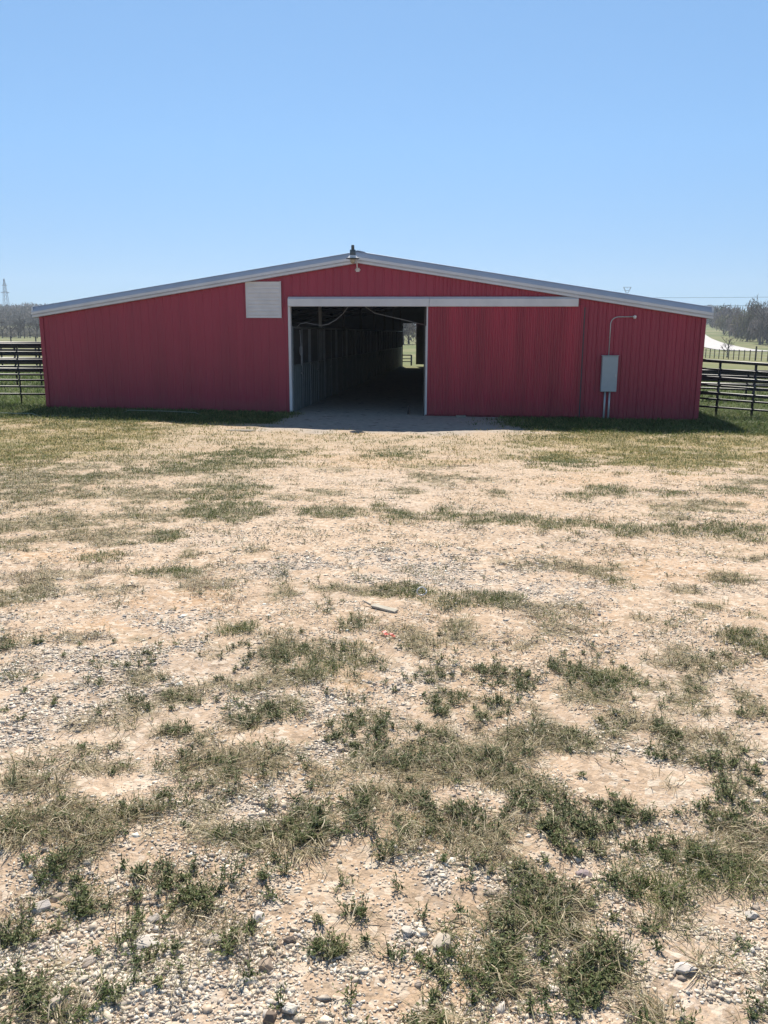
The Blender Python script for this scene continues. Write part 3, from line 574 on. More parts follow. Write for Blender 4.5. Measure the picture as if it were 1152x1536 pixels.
# door track cover (hat section) in two lengths with a seam
hat = [(0, -.0), (-.03, .255), (-.075, .25), (-.150, .196), (-.158, .192), (-.160, .0), (-.15, -.006)]
for a0, a1 in ((-1.915, 1.93), (1.938, 5.85)):
    mb = MB(); mb.sweep([(u-.018, v) for u, v in hat], [((a0, 0, 2.925), (0,1,0), (0,0,1)), ((a1, 0, 2.925), (0,1,0), (0,0,1))]); mb.build('door_track_cover', M['trim'], barn, bevel=.003)
# front sliding door parked to the right
door = MB(); ribbed(door, rib_profile(1.905, 6.02, pitch=.165, h=.026, minor=.012, y=-.085, sgn=-1), lambda a: .035, lambda a: 2.96)
door = door.build('sliding_door', M['red_door'], barn); door['label'] = 'red ribbed sliding door pushed to the right of the opening'
mb = MB(); mb.box((1.868, -.118, .03), (1.903, -.03, 2.93)); mb.build('edge_trim_or_gap', M['trim'], door, bevel=.002)
mb = MB(); mb.box((6.022, -.112, .03), (6.045, -.02, 2.9)); mb.build('edge_trim_or_gap', M['dark_bar'], door)  # dark strip painted in for the shaded gap along the door
mb = MB(); mb.box((1.91, -.078, .03), (6.0, -.035, .10)); mb.box((1.91, -.078, 1.4), (6.0, -.035, 1.48)); mb.build('door_frame', M['wood'], door)
# jambs
mb = MB(); mb.box((-1.945, -.045, -.05), (-1.875, .10, 2.93)); mb.build('door_jamb', M['trim'], barn, bevel=.003)
mb = MB(); mb.box((1.80, .0, -.05), (1.859, .10, 2.93)); mb.build('door_jamb', M['wood'], barn, bevel=.003)
mb = MB(); mb.box((1.838, -.012, .0), (1.858, -.003, 2.42)); mb.build('corner_guard', M['galv'], barn)
# louvre hatch
h = MB(); h.box((-3.10, -.045, 2.63), (-2.14, -.020, 3.58))
hat_o = h.build('loft_hatch', M['trim'], barn); hat_o['label'] = 'white square hatch sheet with horizontal ribs high on the wall'
h = MB(); nsl = 9
for i in range(nsl):
    z = 2.68+i*(.87/nsl); h.sweep([(-.046, 0), (-.056, .014), (-.056, .03), (-.046, .046)], [((-3.04, 0, z), (0,1,0), (0,0,1)), ((-2.16, 0, z), (0,1,0), (0,0,1))])
h.build('rib', M['trim'], hat_o)
h = MB(); h.box((-3.115, -.060, 2.615), (-3.085, -.018, 3.59)); h.box((-2.155, -.060, 2.615), (-2.125, -.018, 3.59)); h.box((-3.084, -.0585, 2.617), (-2.156, -.0465, 2.64)); h.build('frame', M['trim'], hat_o)
# screws rows are omitted from the sheets' look; interior frame
for k in range(8):
    b = .25+k*4.97
    for s in (-1, 1):
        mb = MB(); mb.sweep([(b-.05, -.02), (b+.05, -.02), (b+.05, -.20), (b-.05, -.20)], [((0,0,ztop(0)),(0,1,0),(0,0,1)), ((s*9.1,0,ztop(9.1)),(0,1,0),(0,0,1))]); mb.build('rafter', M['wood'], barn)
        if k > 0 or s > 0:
            mb = MB(); mb.box((s*2.03-.05, b-.05, -.05), (s*2.03+.05, b+.05, ztop(2)-.19)); mb.build('post', M['galv' if k == 1 else 'wood'], barn)  # all but one pair coloured dark to imitate the aisle's shade
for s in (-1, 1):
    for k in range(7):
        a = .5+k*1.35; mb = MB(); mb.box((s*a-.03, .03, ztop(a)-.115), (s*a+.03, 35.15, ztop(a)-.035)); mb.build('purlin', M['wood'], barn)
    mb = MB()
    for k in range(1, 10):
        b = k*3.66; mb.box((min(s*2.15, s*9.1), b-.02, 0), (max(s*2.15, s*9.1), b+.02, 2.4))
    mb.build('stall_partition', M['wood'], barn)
mb = MB(); mb.box((2.08, .15, 0), (2.12, 35, 2.4)); mb.build('stall_partition', M['wood'], barn)  # unseen wall along the right stalls, added to keep the interior dark
# stall fronts on the left of the aisle
def stall_front():
    r = empty('stall_front'); w = 2.44
    mb = MB(); mb.box((-.025, .04, .03), (.025, w-.04, 1.28))
    for k in range(1, 8):
        mb.box((.0255, .04+k*.3-.006, .04), (.031, .04+k*.3+.006, 1.27))
    mb.build('lower_panel', M['stall'], r)
    mb = MB(); mb.box((-.035, 0, 0), (.045, .045, 2.40)); mb.build('stall_post', M['stall_metal'], r)
    mb = MB(); mb.box((-.03, .045, 1.281), (.035, w, 1.33)); mb.box((-.03, .045, 2.34), (.035, w, 2.39)); mb.build('rail', M['stall_metal'], r)
    mb = MB()
    for k in range(14):
        yy = .15+k*.165; mb.tube([(0, yy, 1.33), (0, yy, 2.34)], .007, 6)
    mb.build('grille_bars', M['dark_bar'], r)
    mb = MB(); mb.box((.036, 1.20, .03), (.056, 1.24, 2.33)); mb.box((.036, 1.02, 1.05), (.075, 1.2, 1.09)); mb.build('door_latch', M['stall_metal'], r)
    return r
ords = ['first','second','third','fourth','fifth','sixth','seventh','eighth','ninth','tenth','eleventh','twelfth','thirteenth','last']
sf = stall_front(); kids = list(sf.children)
for k in range(14):
    if k == 0: o = sf
    else:
        o = sf.copy(); C.objects.link(o)
        for ch in kids:
            c = ch.copy(); C.objects.link(c); c.parent = o
    o.location = W(-1.90, .14+2.475*k, 0); o.rotation_euler = (0,0,-PH)
    tag(o, ords[k]+' barred stall front from the doorway along the left side of the aisle', 'stall front', 'stall fronts along the aisle')

# ------------------------------------------------------------ fittings on the barn
# halter hanging on the first stall grille
q = empty('halter', W(-1.83, .95, 1.3), -PH); tag(q, 'pale rope halter hanging from the first stall grille inside the doorway', 'halter')
mb = MB(); mb.tube([(0, 0, 1.0), (.02, .02, .6), (.03, .0, .25), (.02, .04, 0), (.03, .08, .2), (.02, .05, .5)], .014, 6); mb.build('rope', M['rope'], q)
mb = MB(); mb.tube([(.02+.06*math.cos(t)*.3, .03+.09*math.cos(t), .42+.14*math.sin(t)) for t in [i*PI/6 for i in range(13)]], .014, 6); mb.build('noseband', M['rope'], q)
# yard lamp
L_ = empty('yard_lamp', W(-.01, 0, 3.88), -PH); tag(L_, 'grey dusk to dawn lamp with white reflector on a bracket at the gable peak', 'lamp')
mb = MB(); mb.box((-.05, -.035, -.05), (.05, -.019, .05)); mb.tube([(-.075,-.028,0),(.075,-.028,0)], .014, 8); mb.build('wall_bracket', M['trim'], L_, bevel=.003)
mb = MB(); mb.tube([(0, -.03, 0), (0, -.10, .02), (0, -.14, .08), (0, -.17, .20), (-.01, -.25, .27), (-.05, -.40, .275)], .017, 10); mb.build('arm', M['trim'], L_, True)
c = (-.07, -.45, 0)
mb = MB(); mb.lathe([(.055, .235), (.075, .24), (.078, .30), (.072, .31), (.078, .32), (.078, .47), (.06, .485), (.03, .49)], c, 20); mb.build('ballast_housing', M['lamp_grey'], L_, True)
mb = MB(); mb.lathe([(.028, .488), (.042, .495), (.042, .58), (.03, .60), (.006, .604)], c, 16); mb.build('photocell', M['lamp_grey'], L_, True)
mb = MB(); mb.lathe([(.07, .345), (.085, .335), (.125, .29), (.168, .262), (.174, .256), (.168, .254), (.12, .28), (.07, .31)], c, 28); mb.build('reflector', M['white_en'], L_, True)
mb = MB(); mb.lathe([(.172, .250), (.177, .252), (.177, .262), (.172, .266)], c, 28); mb.build('reflector_rim', M['lamp_grey'], L_, True)
mb = MB(); mb.lathe([(.02, .13), (.055, .15), (.07, .19), (.074, .25), (.06, .256)], c, 20); mb.build('lens', M['lens'], L_, True)
# electrical cabinet
E_ = empty('electrical_cabinet', W(6.755, 0, .02), -PH); tag(E_, 'grey electrical cabinet mounted on the right of the barn front with conduits above and below', 'electrical cabinet')
mb = MB(); mb.box((-.205, -.17, .69), (.205, -.019, 1.63)); mb.build('cabinet', M['greybox'], E_, bevel=.008)
mb = MB(); mb.box((-.198, -.184, .70), (.198, -.1715, 1.60)); d_ = mb.build('door', M['greybox'], E_, bevel=.004)
mb = MB(); mb.box((.15, -.196, 1.08), (.175, -.185, 1.16)); mb.build('latch', M['galv'], d_)
mb = MB(); mb.box((-.22, -.19, 1.632), (.22, -.02, 1.645)); mb.build('rain_lip', M['greybox'], E_)
for x_ in (-.075, .045):
    mb = MB(); mb.tube([(x_, -.09, .69), (x_+.0, -.09, .3), (x_, -.09, -.15)], .026, 12); mb.build('conduit', M['galv'], E_, True)
mb = MB()
arc = [(-.03, -.045, 1.63), (-.03, -.045, 2.45)]+[(-.03+.19*(1-math.cos(t)), -.045, 2.45+.19*math.sin(t)) for t in [i*PI/16 for i in range(1, 9)]]+[(.55, -.045, 2.645)]
mb.tube(arc, .013, 10); mb.build('upper_conduit', M['galv'], E_, True)
mb = MB(); mb.lathe([(.02, -.05), (.034, -.045), (.036, .02), (.02, .04)], (.58, -.05, 2.645), 14); mb.box((.53,-.075,2.63),(.62,-.03,2.665)); mb.build('weatherhead', M['white_en'], E_, True)
mb = MB(); mb.box((-.045, -.032, 2.1), (-.015, -.019, 2.13)); mb.build('strap', M['galv'], E_)
# cords hung across the doorway
def sag(p, q, s, n=14):
    p, q = Vector(p), Vector(q); return [p.lerp(q, i/n)-Vector((0,0,s*4*(i/n)*(1-i/n))) for i in range(n+1)]
pts = [W(-1.84,.5,2.35)]+[W(*p) for p in ((-1.72,.5,2.47),(-1.55,.5,2.50),(-1.30,.5,2.45),(-1.12,.5,2.425),(-.92,.5,2.46),(-.70,.5,2.58),(-.50,.5,2.75),(-.36,.5,2.93),(-.30,.5,3.3),(-.28,.5,ztop(.3)-.12))]
mb = MB(); mb.tube(pts, .010, 6); o = mb.build('cord', M['rope'], None, True); tag(o, 'slack pale cord drooping inside the doorway above the left stall fronts', 'cord')
pts = [W(*p) for p in ((.02,.5,ztop(.02)-.12),(.05,.5,3.1),(.14,.5,2.92),(.38,.5,2.765),(.8,.5,2.67),(1.3,.5,2.56),(1.8,.5,2.44))]
mb = MB(); mb.tube(pts, .010, 6); o = mb.build('cord', M['rope'], None, True); tag(o, 'straight pale cord sloping down to the right doorway edge', 'cord')
mb = MB(); p = W(.75, .9, 0); mb.tube([W(1.38,.2,-.03), W(1.39,.2,.27)], .035, 8); o = mb.build('stake', M['rust_post']); tag(o, 'short dark stake standing in the doorway floor', 'stake')
mb = MB(); x_, y_, _ = W(2.85, -.32); mb.box((x_-.13, y_-.06, float(G(x_, y_))-.03), (x_+.13, y_+.06, float(G(x_, y_))+.055)); o = mb.build('concrete_block', M['concrete'], None, False, .006); tag(o, 'small pale block lying under the sliding door', 'block')
x_, y_ = -3.35, 19.15; mb = MB(); mb.box((x_-.32, y_-.12, float(G(x_, y_))-.04), (x_+.32, y_+.12, float(G(x_, y_))+.02)); o = mb.build('concrete_slab', M['concrete'], None, False, .008); tag(o, 'flat pale slab lying in the grass left of the doorway', 'slab')
hp = [(-14, 21.9)]+[(-10.3, 21.66), (-9.6, 21.5), (-9.0, 21.44), (-8.3, 21.7), (-7.6, 22.3), (-7.0, 22.66), (-6.1, 22.5), (-5.1, 22.2), (-4.4, 22.3)]
sm = []
for i in range(len(hp)-1):
    for t in (0, .25, .5, .75):
        sm.append((hp[i][0]*(1-t)+hp[i+1][0]*t, hp[i][1]*(1-t)+hp[i+1][1]*t))
def hz(x):
    return .085 if (x < -9 or -7.1 < x < -5) else .02
mb = MB(); mb.tube([(x, y, float(G(x, y))+hz(x)) for x, y in sm], .009, 7); o = mb.build('garden_hose', M['pvc'], None, True); tag(o, 'pale hose lying along the grass in front of the left barn wall', 'hose')

# ------------------------------------------------------------ fences
def pipe_fence(name, p0, p1, rails, r_thin, r_thick, posts, label, thick=(), post_r=.04, ztop_=None, pbot=-.3):
    """rails: (z at p0, z at p1)"""
    o = empty(name, (p0[0], p0[1], 0)); tag(o, label, 'fence')
    d = Vector((p1[0]-p0[0], p1[1]-p0[1], 0))
    for i, (z0, z1) in enumerate(rails):
        mb = MB(); mb.tube([(0,0,z0), (d.x, d.y, z1)], r_thick if i in thick else r_thin, 8); mb.build('rail', M['black_pipe'], o, True)
    for t in posts:
        zt = max(rails[k][0]*(1-t)+rails[k][1]*t for k in range(len(rails)))
        mb = MB(); x, y = d.x*t, d.y*t; mb.tube([(x, y+.05, float(G(p0[0]+x, p0[1]+y))+pbot), (x, y+.05, zt+.02)], post_r, 8); mb.build('post', M['black_pipe'], o, True)
    return o
p0, p1 = (8.62, 23.05), (16.6, 22.0)
def rz(z, dz=-.5): return (z, z+dz)
pipe_fence('pipe_fence', p0, p1, [(1.53,1.06),(1.31,.83),(1.08,.58),(.87,.36),(.66,.15),(.50,-.0),(.28,-.2)], .027, .042, [.077, .194, .46, .76, 1.0], 'near black pipe fence joined to the right corner of the barn', (0, 2, 4), .038)
pipe_fence('pipe_fence', (9.1, 30), (22, 29.2), [(1.02,.62),(.88,.46),(.72,.30),(.58,.16),(.42,.0),(.22,-.2)], .034, .052, [.03, .12, .30, .5, .7, .9], 'second black pipe fence behind the near one right of the barn', (0, 2), .035)
pipe_fence('pipe_fence', (10.5, 38), (28, 37), [(.70,.42),(.58,.28),(.46,.14),(.30,.0),(.12,-.16),(-.1,-.4)], .055, .075, [.05, .2, .4, .6, .8], 'far black pipe fence of the back pen right of the barn', (0, 1), .04)
pipe_fence('pipe_fence', (-9.3, 24.6), (-17.5, 24.9), [(1.85,1.85),(1.63,1.63),(1.39,1.39),(1.13,1.13),(.98,.98),(.82,.82),(.63,.63),(.41,.41)], .028, .048, [.185, .48, .78, 1.0], 'near black pipe fence joined to the left corner of the barn', (0, 2, 3), .026)
pipe_fence('pipe_fence', (-12.6, 34), (-27, 34.4), [(1.64,1.64),(1.50,1.50),(1.34,1.34),(1.16,1.16),(1.0,1.0),(.84,.84),(.66,.66)], .042, .065, [.1, .17, .3, .45, .6, .8], 'second black pipe fence behind the near one left of the barn', (0, 2, 4), .04)
pipe_fence('pipe_fence', (-18.0, 48), (-38, 48.5), [(1.60,1.60),(1.42,1.42),(1.22,1.22),(1.0,1.0),(.75,.75)], .055, .085, [.1, .2, .35, .5, .7, .9], 'far black pipe fence of the back pen left of the barn', (0, 1), .05)
def wire_fence(name, pts, h, r, label, mm='rust_post', big=()):
    o = empty(name, (pts[0][0], pts[0][1], 0)); tag(o, label, 'fence')
    for i, (x, y) in enumerate(pts):
        mb = MB(); z = float(G(x, y)); hh = h*(1.35 if i in big else 1); mb.tube([(x-pts[0][0], y-pts[0][1], z-.2), (x-pts[0][0], y-pts[0][1], z+hh)], r*(1.7 if i in big else 1), 6); mb.build('fence_post', M[mm], o)
    for k in (.35, .65, .95):
        mb = MB(); mb.tube([(x-pts[0][0], y-pts[0][1], float(G(x, y))+h*k) for x, y in pts], .010, 4); mb.build('wire', M['galv'], o)
    return o
tp = [(44.9-.085*i*.9+.0*i, 122-1.75*i) for i in range(-3, 18)]
wire_fence('wire_fence', tp, 1.25, .055, 'wire fence on thin steel posts in the field below the road', 'rust_post', (16,))
wire_fence('wire_fence', [(-71.7-i*7.6, 161.4+i*6.8) for i in range(-4, 6)], 1.35, .12, 'wire fence with dark posts across the left field', 'rust_post', (0,))
wf = pipe_fence('pipe_gate', (-3.2, 72.2), (2.3, 72), [(.42,.42),(.12,.12),(-.12,-.12)], .035, .05, [0, .5, 1.0], 'low dark pipe fence end seen through the rear doorway', (0,), .07)

# ------------------------------------------------------------ road
path = [(330, 118), (220, 132), (150, 150), (108, 167), (88, 182), (82, 192), (82.5, 201), (85.5, 216), (90, 234), (95, 251), (106, 286), (128, 350), (149, 409), (192, 532), (240, 660), (275, 740)]
def road_strip(path, w, dz, seg=8, off=0):
    P = []
    for i in range(len(path)-1):
        for t in range(seg): P.append((path[i][0]+(path[i+1][0]-path[i][0])*t/seg, path[i][1]+(path[i+1][1]-path[i][1])*t/seg))
    P.append(path[-1]); P = [Vector((*p, 0)) for p in P]
    for _ in range(6): P = [P[0]]+[(P[i-1]+P[i]*2+P[i+1])/4 for i in range(1, len(P)-1)]+[P[-1]]
    mb = MB(); K = 5
    for i, p in enumerate(P):
        d = (P[min(i+1, len(P)-1)]-P[max(i-1, 0)]).normalized(); nr = Vector((-d.y, d.x, 0))
        zc = max(float(g(p.x+nr.x*s, p.y+nr.y*s)) for s in (-w/2-1, 0, w/2+1))
        for k in range(K):
            q = p+nr*(off+w*(k/(K-1)-.5)); mb.v.append((q.x, q.y, zc+dz))
    for i in range(len(P)-1):
        for k in range(K-1):
            n = i*K+k; mb.f.append((n, n+1, n+K+1, n+K))
    return mb, P
mb, P = road_strip(path, 9, .12); road = mb.build('road', M['asphalt']); tag(road, kind='structure')
mb, _ = road_strip(path, .35, .14); mm_ = mb.build('road_marking', M['paint']); tag(mm_, kind='structure')
def car(x, y, rz, m, label):
    z = max(float(g(x, y)), float(g(x-4, y)), float(g(x+4, y)))+.13
    o = empty('car', (x, y, z), rz); tag(o, label, 'car')
    mb = MB(); mb.sweep([(-2.2,.35),(-2.25,.7),(-1.9,.95),(-1.2,1.0),(-.6,1.45),(1.0,1.48),(1.8,1.0),(2.2,.9),(2.25,.4)], [((0,-.88,0),(1,0,0),(0,0,1)),((0,.88,0),(1,0,0),(0,0,1))]); mb.build('body', m, o)
    mb = MB(); mb.box((-.9,-.885,1.0),(1.2,.885,1.32)); mb.build('window', M['glass'], o)
    for sx in (-1.4, 1.4):
        for sy in (-.8, .8):
            mb = MB(); mb.tube([(sx, sy-.1, .33), (sx, sy+.1, .33)], .33, 14); mb.build('wheel', M['rubber'], o)
car(122.5, 340, 1.24, M['car_dark'], 'dark car driving down the pale road beyond the barn corner')

# ------------------------------------------------------------ trees
BARE = [(.16,.14,.135),(.20,.175,.165),(.13,.115,.115),(.23,.20,.18)]
EVER = [(.05,.065,.035),(.07,.085,.045),(.04,.05,.03)]
BUD = [(.17,.17,.10),(.20,.18,.12),(.14,.13,.09)]
def crown_cards(rnd, cx, cy, cz, rx, rz_, n, s, cols, elong=1):
    """leaf or twig sized faces through lumpy volumes"""
    lob = [(rnd.uniform(-.55,.55), rnd.uniform(-.55,.55), rnd.uniform(-.5,.6), rnd.uniform(.35,.65)) for _ in range(9)]
    V, F, c = [], [], []
    for i in range(n):
        l = rnd.choice(lob); d = Vector((rnd.gauss(0,1), rnd.gauss(0,1), rnd.gauss(0,1))).normalized()*(rnd.random()**.4)*l[3]
        p = Vector((cx+(l[0]+d.x)*rx, cy+(l[1]+d.y)*rx, cz+(l[2]+d.z)*rz_))
        u = Vector((rnd.gauss(0,1), rnd.gauss(0,1), rnd.gauss(0,1)+elong)).normalized(); w = u.cross(Vector((rnd.gauss(0,1), rnd.gauss(0,1), rnd.gauss(0,1)))).normalized()
        sz = s*rnd.uniform(.5, 1.4); k = len(V)
        V += [p-u*sz*elong-w*sz*.4, p+w*sz*.3-u*sz*elong*.4, p+u*sz*elong, p-w*sz*.4+u*sz*.3]; F.append((k, k+1, k+2, k+3))
        col = rnd.choice(cols); f = rnd.uniform(.75, 1.25); c += [(col[0]*f, col[1]*f, col[2]*f, 1)]*4
    return np.array([tuple(v) for v in V]), np.array(F), np.array(c)
def tree(name, x, y, h, label, kind='bare', seed=0, group=None, spread=.42, n=420, cs=.28, base=None):
    rnd = random.Random(seed); z = float(g(x, y))-.15 if base is None else base
    o = empty(name, (x, y, z)); tag(o, label, 'tree', group)
    mb = MB(); th = h*(.9 if kind != 'ever' else .6); r0 = h*.022+.03
    wob = [Vector((rnd.gauss(0,.03)*h*t, rnd.gauss(0,.03)*h*t, th*t)) for t in (0, .2, .45, .7, 1)]
    mb.tube(wob, [r0*1.25, r0, r0*.75, r0*.45, r0*.12], 7)
    tips = []
    def limb(p, d, l, r, lev):
        q = p+d*l*.5+Vector((rnd.gauss(0,.06)*l, rnd.gauss(0,.06)*l, l*.05)); e = q+(d+Vector((0,0,.18))).normalized()*l*.5
        mb.tube([p, q, e], [r, r*.7, r*.3], 5); tips.append(e)
        if lev > 0:
            for _ in range(4 if lev > 1 else 5):
                dd = (d+Vector((rnd.gauss(0,.6), rnd.gauss(0,.6), rnd.gauss(.15,.4)))).normalized(); limb(q.lerp(e, rnd.uniform(0,1)), dd, l*rnd.uniform(.45,.7), r*.5, lev-1)
    for i in range(8 if kind == 'bare' else 5):
        t = rnd.uniform(.25, .85); a = rnd.uniform(0, 2*PI); p = wob[1].lerp(wob[4], (t-.2)/.8)
        limb(p, Vector((math.cos(a), math.sin(a), rnd.uniform(.4, 1.1))).normalized(), h*rnd.uniform(.22,.42)*(1.1-t*.5), r0*.5, 2 if kind == 'bare' else 1)
    mb.build('trunk', M['bark'], o)
    if kind == 'ever': cols, zc, rz_ = EVER, .50, .52
    elif kind == 'bud': cols, zc, rz_ = BUD, .50, .52
    elif kind == 'winter': cols, zc, rz_ = BARE, .50, .52
    else: cols, zc, rz_ = BARE, .62, .42
    if kind == 'winter':                                  # open crown: thin twigs only
        cols = BARE
    V, F, c = crown_cards(rnd, 0, 0, h*zc, h*spread, h*rz_, n, cs, cols, 1.0 if kind == 'ever' else 2.2)
    V[:, 2] = np.maximum(V[:, 2], .1)
    cr = np_mesh('crown', V, F, M['twig'], c); cr.parent = o
    return o
tree('bare_tree', 103, 231, 12.6, 'tallest leafless tree with dark spreading limbs at the right edge beside the road', 'bare', 3, None, .30, 160, .16)
tree('bare_tree', 49.4, 121, 3.2, 'small leafless sapling beside the wire fence below the road', 'bare', 5, None, .28, 60, .07)
RT = [(181,460.5,11,'ever'),(148.5,369.8,11.5,'bare'),(138,337.7,12,'bud'),(128.8,309.6,10.6,'bare'),(123.8,292.3,10.5,'bare'),(113,262.7,9.8,'bud'),(112.5,248,10.3,'ever'),(107,238.4,8.6,'bare'),(111.5,239,9.6,'ever'),(116,236,10,'bare'),(243,628,12,'ever'),(215,560,12,'bare'),(170,420,12,'ever'),(160,390,12,'bare'),(150,340,13,'bare'),(142,318,13,'ever'),(135,300,12,'bare'),(128,276,11.5,'bare'),(122,258,11,'bare'),(196,505,12,'bare'),(126,252,11,'bud')]
lab = {'ever': 'dark evergreen tree in the grove on the rise right of the barn', 'bare': 'leafless grey tree in the grove on the rise right of the barn', 'bud': 'budding olive tinged tree in the grove on the rise right of the barn'}
for i, (x, y, h, k) in enumerate(RT):
    tree({'ever':'evergreen_tree','bare':'bare_tree','bud':'budding_tree'}[k], x, y, h, lab[k], 'ever' if k == 'ever' else ('bud' if k == 'bud' else 'winter'), 20+i, 'trees of the grove right of the barn', .52, 1000, .0012*y+.05)
LT = [(-102.7,226.3,5.2),(-100.6,226.9,5.0),(-99.5,229,4.6),(-98.2,227,5.2),(-94.5,221,4.4),(-96,228,5),(-94.3,228.6,5.4),(-104,260,6.5),(-108,262,6),(-113,262,6.2),(-90,221,4.8)]
for i, (x, y, h) in enumerate(LT):
    tree('bare_tree', x, y, h, 'slender leafless tree at the edge of the left field below the wooded hill', 'bare', 60+i, 'thin trees along the left field', .22, 16, .06)
for i, (x, y, h) in enumerate([(-1.5,183,7),(2.2,186,8),(4.0,181,7.5),(5.4,189,8.4),(7.2,187,8.2),(9.8,184,7.6)]):
    tree('bare_tree', x, y, h, 'leafless tree beyond the field framed by the rear doorway', 'winter', 90+i, 'trees seen through the rear doorway', .40, 500, .2)
# woods too far to count
def woods(name, spots, label, seed, cols, n=120, ks=.0014):
    rnd = random.Random(seed); ps_ = []
    for x, y, h in spots:
        V, F, c = crown_cards(rnd, x, y, float(g(x, y))+h*.42, h*.85, h*.60, n, ks*y, [rnd.choice(cols)]+cols[:2], 1.2); ps_.append((V, F, c))
    V, F, c = merge(ps_); o = np_mesh(name, V, F, M['twig'], c); tag(o, label, 'woods', kind='stuff')
rnd = random.Random(4)
sp = []
for i in range(460):
    y = rnd.uniform(390, 690); x = -y*rnd.uniform(.36, .56); sp.append((x, y, rnd.uniform(6, 9.5)))
woods('hillside_woods', sp, 'hazy grey brown woods covering the low hill behind the left field', 9, [(.13,.125,.11),(.17,.15,.135),(.08,.09,.06),(.06,.075,.045)])
sp = []
for i in range(260):
    y = rnd.uniform(230, 620); s_ = .475 if y < 300 else .43; x = y*rnd.uniform(s_+(.0 if y > 400 else .02)+(.0 if y > 330 else .0), .62); sp.append((x, y, rnd.uniform(5, 8.2)))
sp += [(x, rnd.uniform(205, 230), rnd.uniform(5, 9)) for x in [rnd.uniform(-60, -5) for _ in range(25)]+[rnd.uniform(12, 70) for _ in range(30)]+[rnd.uniform(-12, 20) for _ in range(16)]]
woods('distant_woods', sp, 'mass of grey winter woods behind the grove and beyond the far field', 12, [(.17,.15,.15),(.13,.12,.12),(.20,.18,.165),(.07,.08,.055)])

sp = [(-y*rnd.uniform(.37, .52), y, rnd.uniform(1.2, 2.6)) for y in [rnd.uniform(232, 330) for _ in range(330)]]
woods('field_brush', sp, 'pale dead brush and weeds between the left field and the wooded hill', 15, [(.27,.24,.20),(.22,.20,.17),(.30,.27,.22)], 50, .0012)
# ------------------------------------------------------------ pylons and power line
def pylon(x, y, zt, zb, sc, label):
    o = empty('transmission_tower', (x, y, zb)); tag(o, label, 'transmission tower'); H = zt-zb
    r = .16*sc
    legs = MB(); br = MB(); hw = lambda t: (2.6*(1-t)**1.1+.55)*sc
    N_ = 9
    for sx, sy in ((-1,-1),(1,-1),(1,1),(-1,1)):
        legs.tube([(sx*hw(t), sy*hw(t), H*t*.82) for t in [i/N_ for i in range(N_+1)]], r, 5)
    for i in range(N_):
        a, b = i/N_, (i+1)/N_
        for sx, sy, tx, ty in ((-1,-1,1,-1),(1,-1,1,1),(1,1,-1,1),(-1,1,-1,-1)):
            br.tube([(sx*hw(a), sy*hw(a), H*a*.82), (tx*hw(b), ty*hw(b), H*b*.82)], r*.55, 4); br.tube([(tx*hw(a), ty*hw(a), H*a*.82), (sx*hw(b), sy*hw(b), H*b*.82)], r*.55, 4)
    legs.build('lattice_leg', M['steel'], o); br.build('bracing', M['steel'], o)
    hd = MB(); w0 = .55*sc
    for sx in (-1, 1):
        hd.tube([(sx*w0, 0, H*.82), (sx*3.0*sc, 0, H)], r, 5); hd.tube([(sx*w0*.3, 0, H*.84), (sx*2.6*sc, 0, H)], r*.7, 4)
    hd.tube([(-3.2*sc, 0, H), (3.2*sc, 0, H)], r, 5); hd.tube([(-1.8*sc, 0, H*.915), (1.8*sc, 0, H*.915)], r, 5)
    for sx in (-1, 0, 1): hd.tube([(sx*2.4*sc, 0, H), (sx*2.4*sc, 0, H-1.2*sc)], r*.6, 4)
    hd.build('crossarm', M['steel'], o)
pylon(142.1, 500, 29.5, 7.5, .75, 'distant lattice tower top showing above the right roof slope')
o = empty('transmission_tower', (-267.6, 600, 13)); tag(o, 'slim lattice transmission tower standing on the wooded hill at the left edge', 'transmission tower')
lg, br = MB(), MB(); hw = lambda z: 1.9*(1-z/26)**.8+.16
zs = [26*i/10 for i in range(11)]
for sx, sy in ((-1,-1),(1,-1),(1,1),(-1,1)): lg.tube([(sx*hw(z), sy*hw(z), z) for z in zs], .15, 5)
for a, b in zip(zs, zs[1:]):
    for sx, sy, tx, ty in ((-1,-1,1,-1),(1,-1,1,1),(1,1,-1,1),(-1,1,-1,-1)): br.tube([(sx*hw(a), sy*hw(a), a), (tx*hw(b), ty*hw(b), b)], .07, 4)
lg.build('lattice_leg', M['steel'], o); br.build('bracing', M['steel'], o)
ca = MB()
for z, w_ in ((16.5, 3.0), (21.5, 1.8)):
    ca.tube([(-w_, 0, z), (w_, 0, z)], .16, 5); ca.tube([(-w_, 0, z), (0, 0, z+1.2), (w_, 0, z)], .11, 5)
ca.build('crossarm', M['steel'], o)
def cable(pts, r, label):
    r *= .7
    mb = MB(); mb.tube(pts, r, 5); o = mb.build('power_line', M['lamp_grey']); tag(o, label, 'power line', None)
cable(sag((28, 120, 7.3), (76, 120, 7.9), .15), .026, 'upper overhead power line in the sky right of the barn roof')
cable(sag((28, 120, 6.25), (76, 120, 6.65), .12), .026, 'lower overhead power line just above the right roof corner')
def pole(x, y, label):
    z = float(g(x, y)); o = empty('utility_pole', (x, y, z)); tag(o, label, 'utility pole')
    mb = MB(); mb.tube([(0,0,-.3), (0,0,8.4-z)], [.16,.11], 10); mb.build('pole', M['wood'], o)
    mb = MB(); mb.box((-.9,-.06,7.05-z), (.9,.06,7.2-z)); mb.build('crossarm', M['wood'], o)
pole(28, 120, 'wooden utility pole standing behind the barn'); pole(76, 120, 'wooden utility pole standing beyond the right frame edge')

